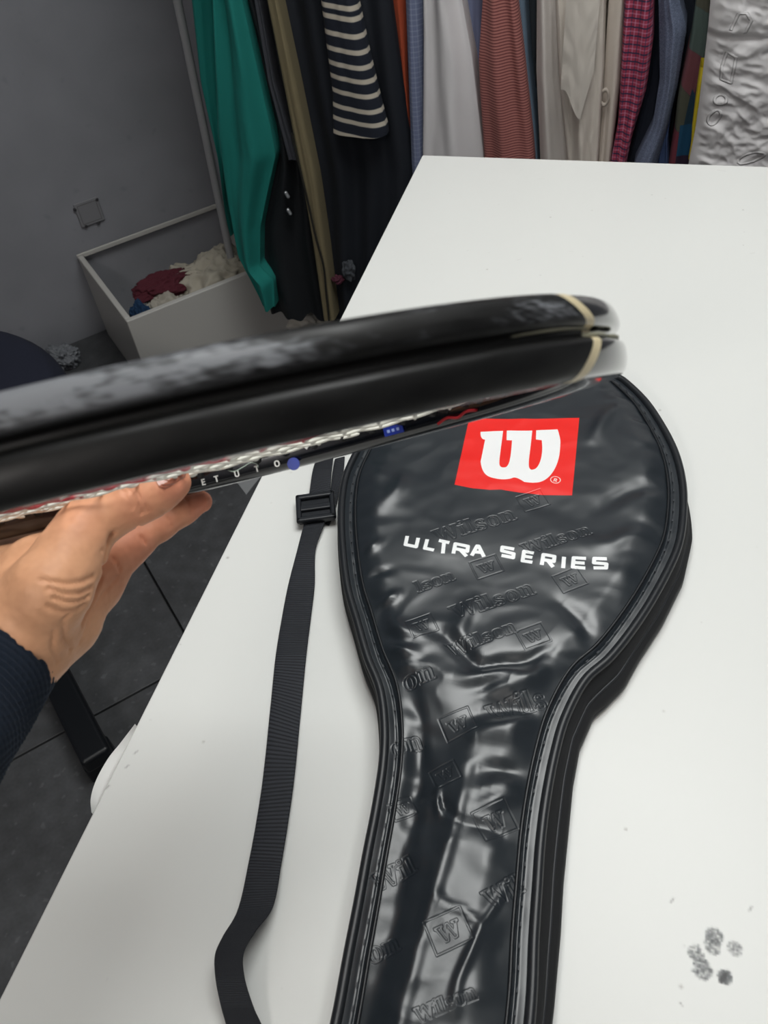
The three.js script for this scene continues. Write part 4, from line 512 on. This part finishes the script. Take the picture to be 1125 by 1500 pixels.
  const patches = patt(128, 512, (c) => { const y = (v) => (v - .4) / .5 * 512, put = (col, pts) => { c.fillStyle = col; c.beginPath(); pts.forEach(([a, b], i) => i ? c.lineTo(a * 128, 512 - y(b)) : c.moveTo(a * 128, 512 - y(b))); c.fill(); };
    c.fillStyle = '#33343a'; c.fillRect(0, 0, 128, 512);
    put('#4c4c40', [[0, .92], [1, .92], [1, .84], [0, .85]]); put('#4b5a55', [[0, .85], [1, .84], [1, .775], [0, .79]]); put('#6b3c43', [[0, .79], [1, .775], [1, .74], [.7, .715], [0, .735]]); put('#4a4c40', [[0, .735], [.65, .715], [.55, .68], [.2, .66], [0, .67]]); put('#3c1f38', [[.95, .76], [1, .70], [.7, .715]]); put('#123243', [[.6, .73], [1, .71], [1, .67], [.4, .66]]); put('#0b4566', [[.25, .672], [1, .675], [1, .62], [.3, .618]]); put('#6a2b38', [[0, .665], [.25, .66], [.3, .6], [0, .6]]); put('#2b1830', [[.3, .62], [1, .622], [1, .4], [.2, .4]]); });
  { patches.map.wrapS = patches.map.wrapT = THREE.ClampToEdgeWrapping; const s = garment('patchwork_shirt', 'patch', 'dark shirt of green, red, teal and plum colour patches left of the white quilted bag', 'shirt', patches, { folds: .6, fold: .004, bottom: .4 });
    const gm = s.t.children[0].geometry, p = gm.attributes.position, uv = gm.attributes.uv; for (let i = 0; i < p.count; i++) { const y = p.getY(i) + s.oy, a = interp(s.l, y), b = interp(s.r, y); uv.setXY(i, (p.getX(i) + s.ox - a) / (b - a), (y - .4) / .5); } }
  garment('yellow_label', 'yellow', 'small bright yellow tag edge tucked between the colour-patched shirt and the white quilted bag', 'tag', weave(0xc9b31c), { depth: .02, folds: .5, fold: .001, top: .68, alone: true });
  // white crinkled bag with outlined figures pressed in
  {
    const [zf, l, r] = G.whitebag, top = 1.4, bot = .38, cxp = .22;
    const t = thing('garment_bag', 'white crinkled quilted bag with faint outlined figures hanging at the right end', 'bag', V3(cxp, rackTop, zf - .05)), oy = rackTop, oz = zf - .05;
    const fig = canvas(512, 1024, (c) => { c.fillStyle = '#a0a0a0'; c.fillRect(0, 0, 512, 1024); c.strokeStyle = '#303030'; c.lineWidth = 5; c.lineJoin = 'round'; const X = (x) => (x - .05) / .4 * 512, Y = (y) => 1024 - (y - .4) / .5 * 1024; const poly = (ps, close = true) => { c.beginPath(); ps.forEach(([a, b], i) => i ? c.lineTo(X(a), Y(b)) : c.moveTo(X(a), Y(b))); if (close) c.closePath(); c.stroke(); };
      poly([[.093, .843], [.099, .866], [.110, .866], [.118, .856], [.113, .838]], false); poly([[.094, .81], [.108, .805], [.108, .768], [.093, .772], [.091, .79]]); c.beginPath(); c.ellipse(X(.098), Y(.742), 11, 14, 0, 0, 7); c.stroke(); c.beginPath(); c.ellipse(X(.094), Y(.715), 10, 24, .2, 0, 7); c.stroke();
      const rr = rng(9); for (let i = 0; i < 22; i++) { const x = .14 + rr() * .3, y = .45 + rr() * .42; c.beginPath(); c.ellipse(X(x), Y(y), 9 + rr() * 14, 12 + rr() * 24, rr() * 3, 0, 7); c.stroke(); } }, false);
    const surf = (u, v) => { const y = mix(top, bot, v), xl = interp(l, y), xr = .43; const x = mix(xl, xr, u); const e = sm(0, .05, u) * (1 - sm(.95, 1, u)); const wx = x + .02 * N3(x * 14, y * 14, 3), wy = y + .02 * N3(x * 14, y * 14, 6);
      const crk = .007 * N3(wx * 24, wy * 34, 1) + .006 * (.35 - Math.abs(N3(wx * 26, wy * 44, 5))) + .004 * (.3 - Math.abs(N3(wx * 60, wy * 90, 9))); return V3(x - cxp, y - oy, zf - .03 + .03 * Math.pow(Math.sin(Math.PI * Math.min(.5, u * 4 + .02)), .6) + e * crk - oz + (y > .832 ? .006 * sm(.832, .84, y) : -.004 * Math.exp(-(((y - .829) / .004) ** 2)))); };
    mesh('front_panel', grid(150, 420, surf, { uv: (u, v, q) => [(q.x + cxp - .05) / .4, (q.y + oy - .4) / .5] }), new THREE.MeshPhysicalMaterial({ color: 0xcac8c9, roughness: .5, bumpMap: fig, bumpScale: .004, side: THREE.DoubleSide }), t);
    mesh('back_panel', grid(20, 20, (u, v) => { const y = mix(top, bot, v), xl = interp(l, y); return V3(mix(xl, .43, u) - cxp, y - oy, zf - .03 - .03 * Math.sin(Math.PI * u) - oz); }), std(0xc6c4c5, .6), t);
    mesh('hanger_hook', tube([V3(0, top - oy, -.02), V3(0, -.06, -.12), V3(0, -.01, zR - oz + .014), V3(0, .0155, zR - oz), V3(0, .004, zR - oz - .015)], .0018, 24, 6), hookMat, t);
  }
}
renderer.render(scene, camera);
